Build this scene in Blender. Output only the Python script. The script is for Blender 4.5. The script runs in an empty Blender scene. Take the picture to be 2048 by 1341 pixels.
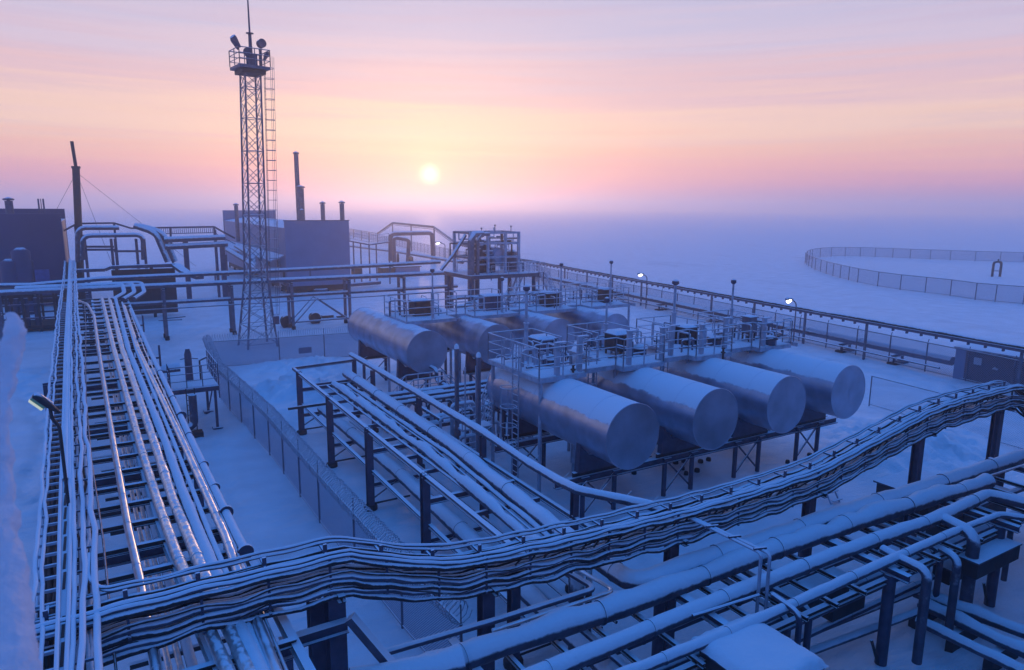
import bpy, math, random
from mathutils import Vector, noise
random.seed(7)
D = bpy.data
scene = bpy.context.scene
COL = scene.collection

# ------------------------------------------------------------------ camera model
F, CX, CY, H = 1395.0, 1024.0, 670.5, 12.0
TH, YAW, ROLL = math.radians(10.4), math.radians(30.7), math.radians(0.4)
_s, _c = math.sin(YAW), math.cos(YAW)
FW = Vector((_s * math.cos(TH), _c * math.cos(TH), -math.sin(TH)))
_u0 = Vector((_s * math.sin(TH), _c * math.sin(TH), math.cos(TH)))
_r0 = Vector((_c, -_s, 0))
RT = math.cos(ROLL) * _r0 + math.sin(ROLL) * _u0
UP = -math.sin(ROLL) * _r0 + math.cos(ROLL) * _u0
CAM = Vector((0, 0, H))
def ray(px, py):
    return RT * ((px - CX) / F) + UP * (-(py - CY) / F) + FW
def PZ(px, py, z=0.0):
    d = ray(px, py); return CAM + d * ((z - H) / d.z)
def PY(px, py, y):
    d = ray(px, py); return CAM + d * (y / d.y)
def PX(px, py, x):
    d = ray(px, py); return CAM + d * (x / d.x)
def PD(px, py, dist):
    return CAM + ray(px, py).normalized() * dist
def zat(py, x, y):
    v = -(py - CY) / F
    a = x * UP.x + y * UP.y; b = x * FW.x + y * FW.y
    return H + (v * b - a) / (UP.z - v * FW.z)

cam = D.cameras.new('camera'); cam_o = D.objects.new('camera', cam); COL.objects.link(cam_o)
from mathutils import Matrix
cam_o.matrix_world = Matrix(((RT.x, UP.x, -FW.x, 0), (RT.y, UP.y, -FW.y, 0), (RT.z, UP.z, -FW.z, H), (0, 0, 0, 1)))
cam.sensor_width = 36.0; cam.lens = 36.0 * F / 2048.0
cam.clip_start = 0.05; cam.clip_end = 20000
cam.dof.use_dof = True; cam.dof.focus_distance = 38.0; cam.dof.aperture_fstop = 7.0
scene.camera = cam_o

# ------------------------------------------------------------------ materials
def _ramp(nt, stops, interp='LINEAR'):
    r = nt.nodes.new('ShaderNodeValToRGB'); r.color_ramp.interpolation = interp
    e = r.color_ramp.elements
    while len(e) < len(stops): e.new(0.5)
    for el, (p, c) in zip(e, stops):
        el.position = p; el.color = (c[0], c[1], c[2], 1)
    return r
SNOW = (0.80, 0.845, 0.91)
def mat(name, base, rough=0.6, metal=0.0, snow=None, nscale=1.5, amp=0.5, soft=0.12, var=0.25, vscale=3.0, bump=0.0, bscale=12.0, seams=0.0):
    """surface with its own wear; snow lies where the face looks up (threshold `snow`, broken up by noise)"""
    m = D.materials.new(name); m.use_nodes = True; nt = m.node_tree; N, L = nt.nodes, nt.links
    b = N['Principled BSDF']; b.inputs['Roughness'].default_value = rough; b.inputs['Metallic'].default_value = metal
    geo = N.new('ShaderNodeNewGeometry')
    n1 = N.new('ShaderNodeTexNoise'); n1.inputs['Scale'].default_value = vscale; n1.inputs['Detail'].default_value = 5
    L.new(geo.outputs['Position'], n1.inputs['Vector'])
    lo = [c * (1 - var) for c in base]; hi = [min(1, c * (1 + var)) for c in base]
    rc = _ramp(nt, [(0.3, lo), (0.7, hi)]); L.new(n1.outputs['Fac'], rc.inputs['Fac'])
    col = rc.outputs['Color']
    if snow is None:
        L.new(col, b.inputs['Base Color'])
    else:
        sep = N.new('ShaderNodeSeparateXYZ'); L.new(geo.outputs['Normal'], sep.inputs[0])
        n2 = N.new('ShaderNodeTexNoise'); n2.inputs['Scale'].default_value = nscale; n2.inputs['Detail'].default_value = 6; n2.inputs['Roughness'].default_value = 0.62
        L.new(geo.outputs['Position'], n2.inputs['Vector'])
        ma = N.new('ShaderNodeMath'); ma.operation = 'MULTIPLY_ADD'; ma.inputs[1].default_value = amp; ma.inputs[2].default_value = -amp * 0.5
        L.new(n2.outputs['Fac'], ma.inputs[0])
        ad = N.new('ShaderNodeMath'); ad.operation = 'ADD'; L.new(sep.outputs['Z'], ad.inputs[0]); L.new(ma.outputs[0], ad.inputs[1])
        mr = N.new('ShaderNodeMapRange'); mr.interpolation_type = 'SMOOTHSTEP'
        mr.inputs['From Min'].default_value = snow - soft; mr.inputs['From Max'].default_value = snow + soft
        L.new(ad.outputs[0], mr.inputs['Value'])
        mx = N.new('ShaderNodeMix'); mx.data_type = 'RGBA'
        L.new(mr.outputs[0], mx.inputs['Factor']); L.new(col, mx.inputs['A']); mx.inputs['B'].default_value = (*SNOW, 1)
        L.new(mx.outputs['Result'], b.inputs['Base Color'])
        mm = N.new('ShaderNodeMapRange'); mm.inputs['To Min'].default_value = metal; mm.inputs['To Max'].default_value = 0
        L.new(mr.outputs[0], mm.inputs['Value']); L.new(mm.outputs[0], b.inputs['Metallic'])
        mg = N.new('ShaderNodeMapRange'); mg.inputs['To Min'].default_value = rough; mg.inputs['To Max'].default_value = 0.85
        L.new(mr.outputs[0], mg.inputs['Value']); L.new(mg.outputs[0], b.inputs['Roughness'])
    if bump:
        n3 = N.new('ShaderNodeTexNoise'); n3.inputs['Scale'].default_value = bscale; n3.inputs['Detail'].default_value = 6
        L.new(geo.outputs['Position'], n3.inputs['Vector'])
        bp = N.new('ShaderNodeBump'); bp.inputs['Strength'].default_value = bump; bp.inputs['Distance'].default_value = 0.06
        L.new(n3.outputs['Fac'], bp.inputs['Height']); L.new(bp.outputs[0], b.inputs['Normal'])
    return m
M = {}
M['steel'] = mat('frosted_steel', (0.13, 0.145, 0.195), 0.6, 0.15, snow=0.42, nscale=3, amp=0.35)
M['steel_grey'] = mat('grey_painted_steel', (0.062, 0.074, 0.125), 0.6, 0.1, snow=0.5, nscale=3, amp=0.3)
M['rime'] = mat('rimed_steel', (0.40, 0.43, 0.51), 0.75, 0.0, snow=0.2, nscale=5, amp=0.5)
M['dark'] = mat('dark_steel', (0.035, 0.036, 0.045), 0.6, 0.1, snow=0.75, nscale=4, amp=0.3)
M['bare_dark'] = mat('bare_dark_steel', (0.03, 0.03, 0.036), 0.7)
M['clad'] = mat('aluminium_cladding', (0.80, 0.80, 0.82), 0.36, 0.95, snow=0.97, nscale=3.1, amp=0.5, soft=0.1, var=0.15, bump=0.2, bscale=5)
M['clad_patch'] = mat('cladding_with_snow_patches', (0.84, 0.83, 0.85), 0.40, 0.92, snow=0.98, nscale=6.5, amp=1.5, soft=0.10, var=0.25, vscale=7, bump=0.4, bscale=9)
M['tank'] = mat('tank_sheet_metal', (0.36, 0.42, 0.54), 0.33, 0.72, snow=0.47, nscale=1.3, amp=0.36, soft=0.035, var=0.22, vscale=1.3, bump=0.12, bscale=2.0)
M['tank_bare'] = mat('tank_sheet_metal_bare', (0.32, 0.38, 0.50), 0.38, 0.62, snow=0.90, nscale=1.2, amp=0.4, soft=0.08, var=0.3, vscale=1.1, bump=0.12, bscale=2.0)
M['tank_end'] = mat('tank_end_plate', (0.40, 0.44, 0.54), 0.36, 0.6, var=0.25, vscale=0.8, bump=0.12, bscale=1.1)
M['pipe_snow'] = mat('snowed_pipe', (0.075, 0.085, 0.125), 0.55, 0.2, snow=0.17, nscale=3.2, amp=0.55, soft=0.12, bump=0.45, bscale=7)
M['cable'] = mat('snowed_cable', (0.020, 0.022, 0.032), 0.7, 0.0, snow=0.50, nscale=4.5, amp=0.9, soft=0.12, bump=0.5, bscale=16)
M['conduit'] = mat('rusty_conduit', (0.16, 0.09, 0.07), 0.5, 0.4, snow=0.95, nscale=4, amp=0.4)
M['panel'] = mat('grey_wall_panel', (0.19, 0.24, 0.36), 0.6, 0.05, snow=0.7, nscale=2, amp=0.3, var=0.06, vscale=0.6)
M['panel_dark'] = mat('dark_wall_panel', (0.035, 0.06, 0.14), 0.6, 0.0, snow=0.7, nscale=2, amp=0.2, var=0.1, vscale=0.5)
M['door_blue'] = mat('blue_door', (0.05, 0.12, 0.33), 0.5)
M['red_dark'] = mat('dark_red_paint', (0.022, 0.006, 0.008), 0.6)
M['white'] = mat('white_plate', (0.75, 0.76, 0.78), 0.5, var=0.05)
M['sign'] = mat('grey_sign_plate', (0.12, 0.13, 0.18), 0.5, var=0.1)
M['rust'] = mat('rusty_iron', (0.10, 0.06, 0.05), 0.8, 0.1, snow=0.8, var=0.5)
M['snow'] = mat('snow', SNOW, 0.8, 0, var=0.04, vscale=0.6, bump=0.35, bscale=7)
M['frost'] = mat('thick_frost', (0.94, 0.90, 0.92), 0.95, 0, var=0.06, vscale=30, bump=0.35, bscale=90)
def _translucent(m, f):
    nt = m.node_tree; N, L = nt.nodes, nt.links
    tl = N.new('ShaderNodeBsdfTranslucent'); tl.inputs['Color'].default_value = (0.92, 0.88, 0.95, 1); mx = N.new('ShaderNodeMixShader'); mx.inputs[0].default_value = f
    L.new(N['Principled BSDF'].outputs[0], mx.inputs[1]); L.new(tl.outputs[0], mx.inputs[2]); L.new(mx.outputs[0], N['Material Output'].inputs['Surface'])
_translucent(M['frost'], 0.42)
def emis(name, col, k):
    m = D.materials.new(name); m.use_nodes = True; b = m.node_tree.nodes['Principled BSDF']
    b.inputs['Base Color'].default_value = (*col, 1); b.inputs['Emission Color'].default_value = (*col, 1); b.inputs['Emission Strength'].default_value = k
    return m
M['lit'] = emis('lit_lamp', (1.0, 0.93, 0.80), 5.0)
M['lens'] = emis('lamp_lens', (0.93, 0.90, 0.55), 0.45)
M['lens_green'] = mat('lamp_reflector_green', (0.28, 0.42, 0.22), 0.3)
def mesh_mat(name, scale=14.0, open_=0.6):
    m = D.materials.new(name); m.use_nodes = True; nt = m.node_tree; N, L = nt.nodes, nt.links
    b = N['Principled BSDF']; b.inputs['Base Color'].default_value = (0.25, 0.28, 0.39, 1); b.inputs['Roughness'].default_value = 0.9
    tr = N.new('ShaderNodeBsdfTransparent'); mx = N.new('ShaderNodeMixShader')
    geo = N.new('ShaderNodeNewGeometry'); sep = N.new('ShaderNodeSeparateXYZ'); L.new(geo.outputs['Position'], sep.inputs[0])
    ad = N.new('ShaderNodeMath'); ad.operation = 'ADD'; L.new(sep.outputs[0], ad.inputs[0]); L.new(sep.outputs[1], ad.inputs[1])
    fac = None
    for sg in (1, -1):
        a = N.new('ShaderNodeMath'); a.operation = 'MULTIPLY_ADD'; a.inputs[1].default_value = sg
        L.new(sep.outputs[2], a.inputs[0]); L.new(ad.outputs[0], a.inputs[2])
        s = N.new('ShaderNodeMath'); s.operation = 'MULTIPLY'; s.inputs[1].default_value = scale; L.new(a.outputs[0], s.inputs[0])
        fr = N.new('ShaderNodeMath'); fr.operation = 'FRACT'; L.new(s.outputs[0], fr.inputs[0])
        lt = N.new('ShaderNodeMath'); lt.operation = 'LESS_THAN'; lt.inputs[1].default_value = 1 - math.sqrt(open_); L.new(fr.outputs[0], lt.inputs[0])
        if fac is None: fac = lt
        else:
            mxx = N.new('ShaderNodeMath'); mxx.operation = 'MAXIMUM'; L.new(fac.outputs[0], mxx.inputs[0]); L.new(lt.outputs[0], mxx.inputs[1]); fac = mxx
    L.new(fac.outputs[0], mx.inputs[0]); L.new(tr.outputs[0], mx.inputs[1]); L.new(b.outputs[0], mx.inputs[2])
    L.new(mx.outputs[0], N['Material Output'].inputs['Surface'])
    return m
M['mesh'] = mesh_mat('rimed_chain_link', 14, 0.40)
M['mesh_thin'] = mesh_mat('thin_wire_mesh', 9, 0.84)
M['mesh_far'] = mesh_mat('rimed_chain_link_far', 7, 0.6)

# ------------------------------------------------------------------ mesh builder
OFF = {}
class MB:
    def __init__(s): s.v, s.f, s.sm, s.mi = [], [], [], []
    def _add(s, vs, fs, smooth=False, mi=0):
        o = len(s.v); s.v += [tuple(v) for v in vs]; s.f += [tuple(i + o for i in f) for f in fs]
        s.sm += [smooth] * len(fs); s.mi += [mi] * len(fs); return s
    def box(s, x0, x1, y0, y1, z0, z1, mi=0):
        return s._add([(x0, y0, z0), (x1, y0, z0), (x1, y1, z0), (x0, y1, z0), (x0, y0, z1), (x1, y0, z1), (x1, y1, z1), (x0, y1, z1)],
                      [(0, 3, 2, 1), (4, 5, 6, 7), (0, 1, 5, 4), (1, 2, 6, 5), (2, 3, 7, 6), (3, 0, 4, 7)], mi=mi)
    def quadprism(s, pts, z0, z1, mi=0):
        n = len(pts); vs = [(p[0], p[1], z0) for p in pts] + [(p[0], p[1], z1) for p in pts]
        fs = [tuple(reversed(range(n))), tuple(range(n, 2 * n))] + [(i, (i + 1) % n, n + (i + 1) % n, n + i) for i in range(n)]
        return s._add(vs, fs, mi=mi)
    def beam(s, p, q, w, h=None, up=(0, 0, 1), mi=0):
        p, q = Vector(p), Vector(q); h = w if h is None else h
        d = (q - p).normalized(); u = Vector(up)
        if abs(d.dot(u)) > 0.98: u = Vector((0, 1, 0))
        a = d.cross(u).normalized() * (w / 2); b = a.cross(d).normalized() * (h / 2)
        vs = [p - a - b, p + a - b, p + a + b, p - a + b, q - a - b, q + a - b, q + a + b, q - a + b]
        return s._add(vs, [(0, 1, 2, 3), (7, 6, 5, 4), (0, 4, 5, 1), (1, 5, 6, 2), (2, 6, 7, 3), (3, 7, 4, 0)], mi=mi)
    def ibeam(s, p, q, w, h, t=0.02, up=(0, 0, 1), mi=0):
        p, q = Vector(p), Vector(q); d = (q - p).normalized(); u = Vector(up)
        if abs(d.dot(u)) > 0.98: u = Vector((0, 1, 0))
        a = d.cross(u).normalized(); b = a.cross(d).normalized()
        o = b * (h / 2 - t / 2)
        s.beam(p + o, q + o, w, t, up, mi); s.beam(p - o, q - o, w, t, up, mi)
        return s.beam(p, q, t, h - 2 * t, up, mi)
    def tube(s, pts, r, n=8, cap=True, closed=False, rs=None, mi=0):
        P = [Vector(p) for p in pts]; m = len(P)
        T = []
        for i in range(m):
            if closed: t = P[(i + 1) % m] - P[i - 1]
            else: t = P[min(i + 1, m - 1)] - P[max(i - 1, 0)]
            T.append(t.normalized() if t.length > 1e-9 else Vector((0, 0, 1)))
        up = Vector((0, 0, 1)) if abs(T[0].z) < 0.9 else Vector((0, 1, 0))
        nrm = (up - T[0] * up.dot(T[0])).normalized()
        vs, fs = [], []
        for i in range(m):
            nrm = nrm - T[i] * nrm.dot(T[i])
            if nrm.length < 1e-6: nrm = T[i].orthogonal()
            nrm.normalize(); bn = T[i].cross(nrm)
            rr = rs[i] if rs else r
            for k in range(n):
                a = 2 * math.pi * k / n
                vs.append(P[i] + (nrm * math.cos(a) + bn * math.sin(a)) * rr)
        for i in range(m if closed else m - 1):
            j = (i + 1) % m
            for k in range(n):
                k2 = (k + 1) % n
                fs.append((i * n + k, i * n + k2, j * n + k2, j * n + k))
        s._add(vs, fs, True, mi)
        if cap and not closed:
            s._add([vs[k] for k in range(n)], [tuple(reversed(range(n)))], False, mi)
            s._add([vs[(m - 1) * n + k] for k in range(n)], [tuple(range(n))], False, mi)
        return s
    def disc(s, c, axis, r, t, n=20, mi=0):
        c, axis = Vector(c), Vector(axis).normalized()
        return s.tube([c - axis * t / 2, c + axis * t / 2], r, n, mi=mi)
    def build(s, name, m, parent=None, loc=None):
        if parent is not None: o0 = Vector(OFF[parent.name])
        elif loc is not None: o0 = Vector(loc)
        else:
            xs, ys, zs = zip(*s.v); o0 = Vector(((min(xs) + max(xs)) / 2, (min(ys) + max(ys)) / 2, min(zs)))
        me = D.meshes.new(name); me.from_pydata([(v[0] - o0.x, v[1] - o0.y, v[2] - o0.z) for v in s.v], [], s.f)
        me.polygons.foreach_set('use_smooth', s.sm)
        ms = m if isinstance(m, (list, tuple)) else [m]
        for q in ms: me.materials.append(M[q] if isinstance(q, str) else q)
        if len(ms) > 1: me.polygons.foreach_set('material_index', s.mi)
        me.update()
        o = D.objects.new(name, me); COL.objects.link(o)
        OFF[o.name] = tuple(o0)
        if parent is not None: o.parent = parent
        else: o.location = o0
        return o
def tag(o, label=None, cat=None, group=None, kind=None):
    if label: o['label'] = label
    if cat: o['category'] = cat
    if group: o['group'] = group
    if kind: o['kind'] = kind
    return o
def thing(name, label, cat, loc, group=None):
    o = D.objects.new(name, None); COL.objects.link(o); o.location = Vector(loc); o.empty_display_size = 0.3
    OFF[o.name] = tuple(Vector(loc)); return tag(o, label, cat, group)
def copy_tree(o, parent=None):
    c = o.copy(); COL.objects.link(c); OFF[c.name] = OFF[o.name]
    if parent is not None: c.parent = parent
    for ch in list(o.children): copy_tree(ch, c)
    return c
def fillet(pts, R, n=5):
    P = [Vector(p) for p in pts]; out = [P[0]]
    for i in range(1, len(P) - 1):
        a, b = (P[i - 1] - P[i]), (P[i + 1] - P[i])
        r = min(R, a.length * 0.45, b.length * 0.45)
        s, e = P[i] + a.normalized() * r, P[i] + b.normalized() * r
        for k in range(n + 1):
            t = k / n; out.append(s * (1 - t) ** 2 + P[i] * 2 * t * (1 - t) + e * t * t)
    out.append(P[-1]); return out
def resample(pts, step):
    P = [Vector(p) for p in pts]; out = [P[0]]
    for a, b in zip(P, P[1:]):
        n = max(1, int((b - a).length / step))
        for k in range(1, n + 1): out.append(a.lerp(b, k / n))
    return out
def wavy(pts, step, ax, az, seed):
    out = []
    rp = resample(pts, step)
    for i, p in enumerate(rp):
        q = Vector((p.x * 0.9 + seed * 7.3, p.y * 0.9, seed * 3.1))
        t = rp[min(i + 1, len(rp) - 1)] - rp[max(i - 1, 0)]
        side = Vector((-t.y, t.x, 0)); side = side.normalized() if side.length > 1e-6 else Vector((1, 0, 0))
        out.append(p + side * (noise.noise(q) * ax) + Vector((0, 0, noise.noise(q + Vector((31, 5, 9))) * az)))
    return out
def pipe(name, label, cat, pts, r, m, group=None, bend=0.0, n=12, bands=0.0, lump=0.0, seed=0, kind=None):
    mb = MB(); P = fillet(pts, bend, 6) if bend else [Vector(p) for p in pts]
    if lump:
        P = resample(P, 0.45)
        rs = [r * (1 + lump * noise.noise(Vector((p.x * 1.3 + seed, p.y * 1.3, p.z)))) for p in P]
        P = [p + Vector((0, 0, q - r)) for p, q in zip(P, rs)]
        mb.tube(P, r, n, rs=rs)
    else: mb.tube(P, r, n)
    if bands:
        acc = bands * 0.6
        for q in range(len(P) - 1):
            a, b = P[q], P[q + 1]; d = (b - a).length
            while acc < d:
                c = a.lerp(b, acc / d); rr = (rs[q] if lump else r) * 1.06 + 0.004
                mb.disc(c, b - a, rr, 0.045, n); acc += bands * (0.85 + 0.3 * random.random())
            acc -= d
    return tag(mb.build(name, m), label, cat, group, kind)
# ------------------------------------------------------------------ sky, sun, haze, ground
SAZ = YAW + math.atan((861 - 1024) / 1399.0); SEL = math.radians(2.5)
SUN = Vector((math.sin(SAZ) * math.cos(SEL), math.cos(SAZ) * math.cos(SEL), math.sin(SEL)))
def lin(r, g, b):
    f = lambda c: (c / 255 / 12.92) if c <= 10 else ((c / 255 + 0.055) / 1.055) ** 2.4
    return (f(r), f(g), f(b))
w = D.worlds.new('World'); scene.world = w; w.use_nodes = True
nt = w.node_tree; N, L = nt.nodes, nt.links
for n_ in list(N): N.remove(n_)
out = N.new('ShaderNodeOutputWorld'); tc = N.new('ShaderNodeTexCoord'); sep = N.new('ShaderNodeSeparateXYZ')
L.new(tc.outputs['Generated'], sep.inputs[0])
def math_(op, a, b=None, c=None):
    m = N.new('ShaderNodeMath'); m.operation = op
    for i, x in enumerate((a, b, c)):
        if x is None: continue
        if isinstance(x, (int, float)): m.inputs[i].default_value = x
        else: L.new(x, m.inputs[i])
    return m.outputs[0]
def mixc(f, a, b):
    m = N.new('ShaderNodeMix'); m.data_type = 'RGBA'
    if isinstance(f, (int, float)): m.inputs['Factor'].default_value = f
    else: L.new(f, m.inputs['Factor'])
    for nm, x in (('A', a), ('B', b)):
        if isinstance(x, tuple): m.inputs[nm].default_value = (*x, 1)
        else: L.new(x, m.inputs[nm])
    return m.outputs['Result']
def smooth(x, lo, hi, a=0.0, b=1.0):
    m = N.new('ShaderNodeMapRange'); m.interpolation_type = 'SMOOTHSTEP'
    m.inputs['From Min'].default_value = lo; m.inputs['From Max'].default_value = hi; m.inputs['To Min'].default_value = a; m.inputs['To Max'].default_value = b
    L.new(x, m.inputs['Value']); return m.outputs[0]
el = math_('MULTIPLY', math_('ARCSINE', sep.outputs['Z']), 180 / math.pi)      # elevation in degrees
mp = N.new('ShaderNodeMapping'); mp.inputs['Scale'].default_value = (1.7, 1.7, 52); mp.inputs['Rotation'].default_value = (0.012, 0.02, 0); L.new(tc.outputs['Generated'], mp.inputs['Vector'])
cl = N.new('ShaderNodeTexNoise'); cl.inputs['Scale'].default_value = 1.0; cl.inputs['Detail'].default_value = 5; cl.inputs['Roughness'].default_value = 0.55
cl.inputs['Distortion'].default_value = 0.4; L.new(mp.outputs[0], cl.inputs['Vector'])
streak = math_('SUBTRACT', cl.outputs['Fac'], 0.5)
els = math_('MULTIPLY_ADD', math_('MULTIPLY', streak, smooth(el, 1.5, 9.0, 0.35, 1.0)), 6.5, el)
fac = math_('DIVIDE', els, 50.0)
SKYB = 1.0
front = _ramp(nt, [(e / 50.0, lin(*c)) for e, c in [
    (0.0, (192, 150, 192)), (0.8, (200, 150, 188)), (1.8, (226, 160, 182)), (2.9, (242, 176, 178)), (4.3, (246, 192, 180)), (5.8, (248, 208, 194)),
    (7.2, (248, 208, 198)), (8.8, (232, 194, 204)), (11.3, (216, 198, 221)), (14.5, (197, 193, 226)), (20.0, (184, 186, 222)), (28.0, (146, 162, 218)), (40.0, (78, 122, 212))]])
L.new(fac, front.inputs['Fac'])
rear = _ramp(nt, [(0.0, lin(78, 108, 186)), (0.2, lin(78, 118, 204)), (0.5, lin(64, 120, 214)), (1.0, lin(54, 116, 216))])
L.new(fac, rear.inputs['Fac'])
hl = math_('SQRT', math_('MAXIMUM', math_('SUBTRACT', 1.0, math_('POWER', sep.outputs['Z'], 2.0)), 0.0001))
ca = math_('DIVIDE', math_('ADD', math_('MULTIPLY', sep.outputs['X'], math.sin(SAZ)), math_('MULTIPLY', sep.outputs['Y'], math.cos(SAZ))), hl)
side = smooth(ca, -0.15, 0.72)
horizon_sky = mixc(side, rear.outputs['Color'], front.outputs['Color'])
mp2 = N.new('ShaderNodeMapping'); mp2.inputs['Scale'].default_value = (3.0, 3.0, 95); mp2.inputs['Rotation'].default_value = (-0.02, 0.03, 0); mp2.inputs['Location'].default_value = (3.1, 1.7, 0.4); L.new(tc.outputs['Generated'], mp2.inputs['Vector'])
cl2 = N.new('ShaderNodeTexNoise'); cl2.inputs['Scale'].default_value = 1.0; cl2.inputs['Detail'].default_value = 6; cl2.inputs['Roughness'].default_value = 0.6; L.new(mp2.outputs[0], cl2.inputs['Vector'])
wisp = math_('MULTIPLY', smooth(cl2.outputs['Fac'], 0.46, 0.72), smooth(el, 1.0, 5.0))
horizon_sky = mixc(math_('MULTIPLY', wisp, 0.30), horizon_sky, lin(206, 178, 206))
zen = smooth(el, 18.0, 46.0)
dome = mixc(zen, horizon_sky, (0.032, 0.215, 0.80))
dv = N.new('ShaderNodeVectorMath'); dv.operation = 'DOT_PRODUCT'; dv.inputs[1].default_value = SUN; L.new(tc.outputs['Generated'], dv.inputs[0])
ang = math_('MULTIPLY', math_('ARCCOSINE', math_('MINIMUM', dv.outputs['Value'], 1.0)), 180 / math.pi)
glow = math_('POWER', math.e, math_('MULTIPLY', ang, -1.05))
glow2 = math_('POWER', math.e, math_('MULTIPLY', ang, -0.13))
core = smooth(ang, 0.0, 1.05, 1.0, 0.0)
def scale_add(base, colr, f):
    m = N.new('ShaderNodeMix'); m.data_type = 'RGBA'; m.blend_type = 'ADD'; m.clamp_result = False
    L.new(f, m.inputs['Factor']); L.new(base, m.inputs['A']); m.inputs['B'].default_value = (*colr, 1); return m.outputs['Result']
sky = scale_add(dome, (0.55, 0.36, 0.10), glow)
sky = scale_add(sky, (1.1, 1.0, 0.75), core)
bg = N.new('ShaderNodeBackground'); L.new(sky, bg.inputs['Color']); bg.inputs['Strength'].default_value = 0.94
nish = N.new('ShaderNodeTexSky'); nish.sky_type = 'NISHITA'; nish.sun_disc = False; nish.sun_elevation = SEL; nish.sun_rotation = SAZ
bg2 = N.new('ShaderNodeBackground'); L.new(nish.outputs[0], bg2.inputs['Color']); bg2.inputs['Strength'].default_value = 0.02
ads = N.new('ShaderNodeAddShader'); L.new(bg.outputs[0], ads.inputs[0]); L.new(bg2.outputs[0], ads.inputs[1]); L.new(ads.outputs[0], out.inputs['Surface'])

sun = D.lights.new('sun', 'SUN'); sun.energy = 0.55; sun.angle = math.radians(1.2); sun.color = (1.0, 0.58, 0.36)
sun_o = D.objects.new('sun', sun); COL.objects.link(sun_o); sun_o.location = (20, 60, 40)
sun_o.rotation_euler = (-SUN).to_track_quat('-Z', 'Y').to_euler()

scene.view_settings.view_transform = 'Standard'; scene.view_settings.look = 'None'
scene.view_settings.exposure = 0.0; scene.view_settings.gamma = 1.0
scene.cycles.max_bounces = 6; scene.cycles.diffuse_bounces = 3; scene.cycles.glossy_bounces = 3; scene.cycles.transparent_max_bounces = 12; scene.cycles.volume_bounces = 2
scene.cycles.sample_clamp_indirect = 6.0

HAZE_D = 0.0013
hz = MB().box(-2400, 3400, -900, 4200, -6, 34)
hm = D.materials.new('haze_air'); hm.use_nodes = True
for n_ in list(hm.node_tree.nodes):
    if n_.type != 'OUTPUT_MATERIAL': hm.node_tree.nodes.remove(n_)
pv = hm.node_tree.nodes.new('ShaderNodeVolumePrincipled'); pv.inputs['Color'].default_value = (0.99, 0.95, 0.96, 1); pv.inputs['Density'].default_value = HAZE_D; pv.inputs['Anisotropy'].default_value = 0.76
hm.node_tree.links.new(pv.outputs[0], [n_ for n_ in hm.node_tree.nodes if n_.type == 'OUTPUT_MATERIAL'][0].inputs['Volume'])
tag(hz.build('haze', hm), kind='stuff')

def axis(lo, hi, fine_lo, fine_hi, step, grow=1.22):
    a = []; x = fine_lo
    while x <= fine_hi: a.append(x); x += step
    s = step; x = a[-1]
    while x < hi: s *= grow; x += s; a.append(min(x, hi))
    s = step; x = fine_lo; b = []
    while x > lo: s *= grow; x -= s; b.append(max(x, lo))
    return b[::-1] + a
gx, gy = axis(-2300, 3300, -16, 72, 0.28), axis(-800, 4100, 3, 76, 0.28)
def smin(d, r): return max(0.0, 1 - d / r)
BERMS = []
for (px, py, r, h) in [(590, 790, 2.6, 0.75), (560, 840, 2.0, 0.5), (640, 800, 2.2, 0.6), (600, 740, 3.5, 0.55), (700, 745, 3.5, 0.45), (520, 790, 2.2, 0.35),
                       (1740, 868, 3.2, 0.35), (1890, 880, 2.5, 0.35), (1760, 925, 2.4, 0.5), (1850, 905, 2.6, 0.45), (1930, 850, 2.0, 0.3), (1560, 760, 3, 0.25), (120, 1000, 2.2, 0.3), (30, 760, 4, 0.4)]:
    p = PZ(px, py); BERMS.append((p.x, p.y, r, h))
RUTS = []
for pl, wd, dp in [
    ([(300, 690), (380, 655), (450, 632), (520, 640), (700, 668)], 0.30, 0.06), ([(315, 706), (390, 668), (455, 645), (530, 655), (705, 682)], 0.30, 0.06),
    ([(1640, 800), (1500, 660), (1330, 600)], 0.32, 0.05), ([(1720, 790), (1600, 690), (1400, 622)], 0.32, 0.05), ([(1990, 850), (1860, 770), (1660, 720), (1500, 690)], 0.32, 0.06), ([(2046, 845), (1900, 766), (1700, 712)], 0.32, 0.06),
    ([(470, 1000), (430, 900), (400, 840), (440, 790)], 0.22, 0.05), ([(40, 1000), (90, 870), (30, 760)], 0.3, 0.06), ([(1900, 1290), (1700, 1310), (1600, 1330)], 0.2, 0.04)]:
    q = [PZ(*p) for p in pl]; RUTS.append(([(p.x, p.y) for p in resample(q, 0.4)], wd, dp))
RG = {}
for pts_, wd, dp in RUTS:
    for (a_, b_) in pts_:
        for i in (-1, 0, 1):
            for j in (-1, 0, 1): RG.setdefault((int(a_ // 1) + i, int(b_ // 1) + j), []).append((a_, b_, wd, dp))
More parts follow.
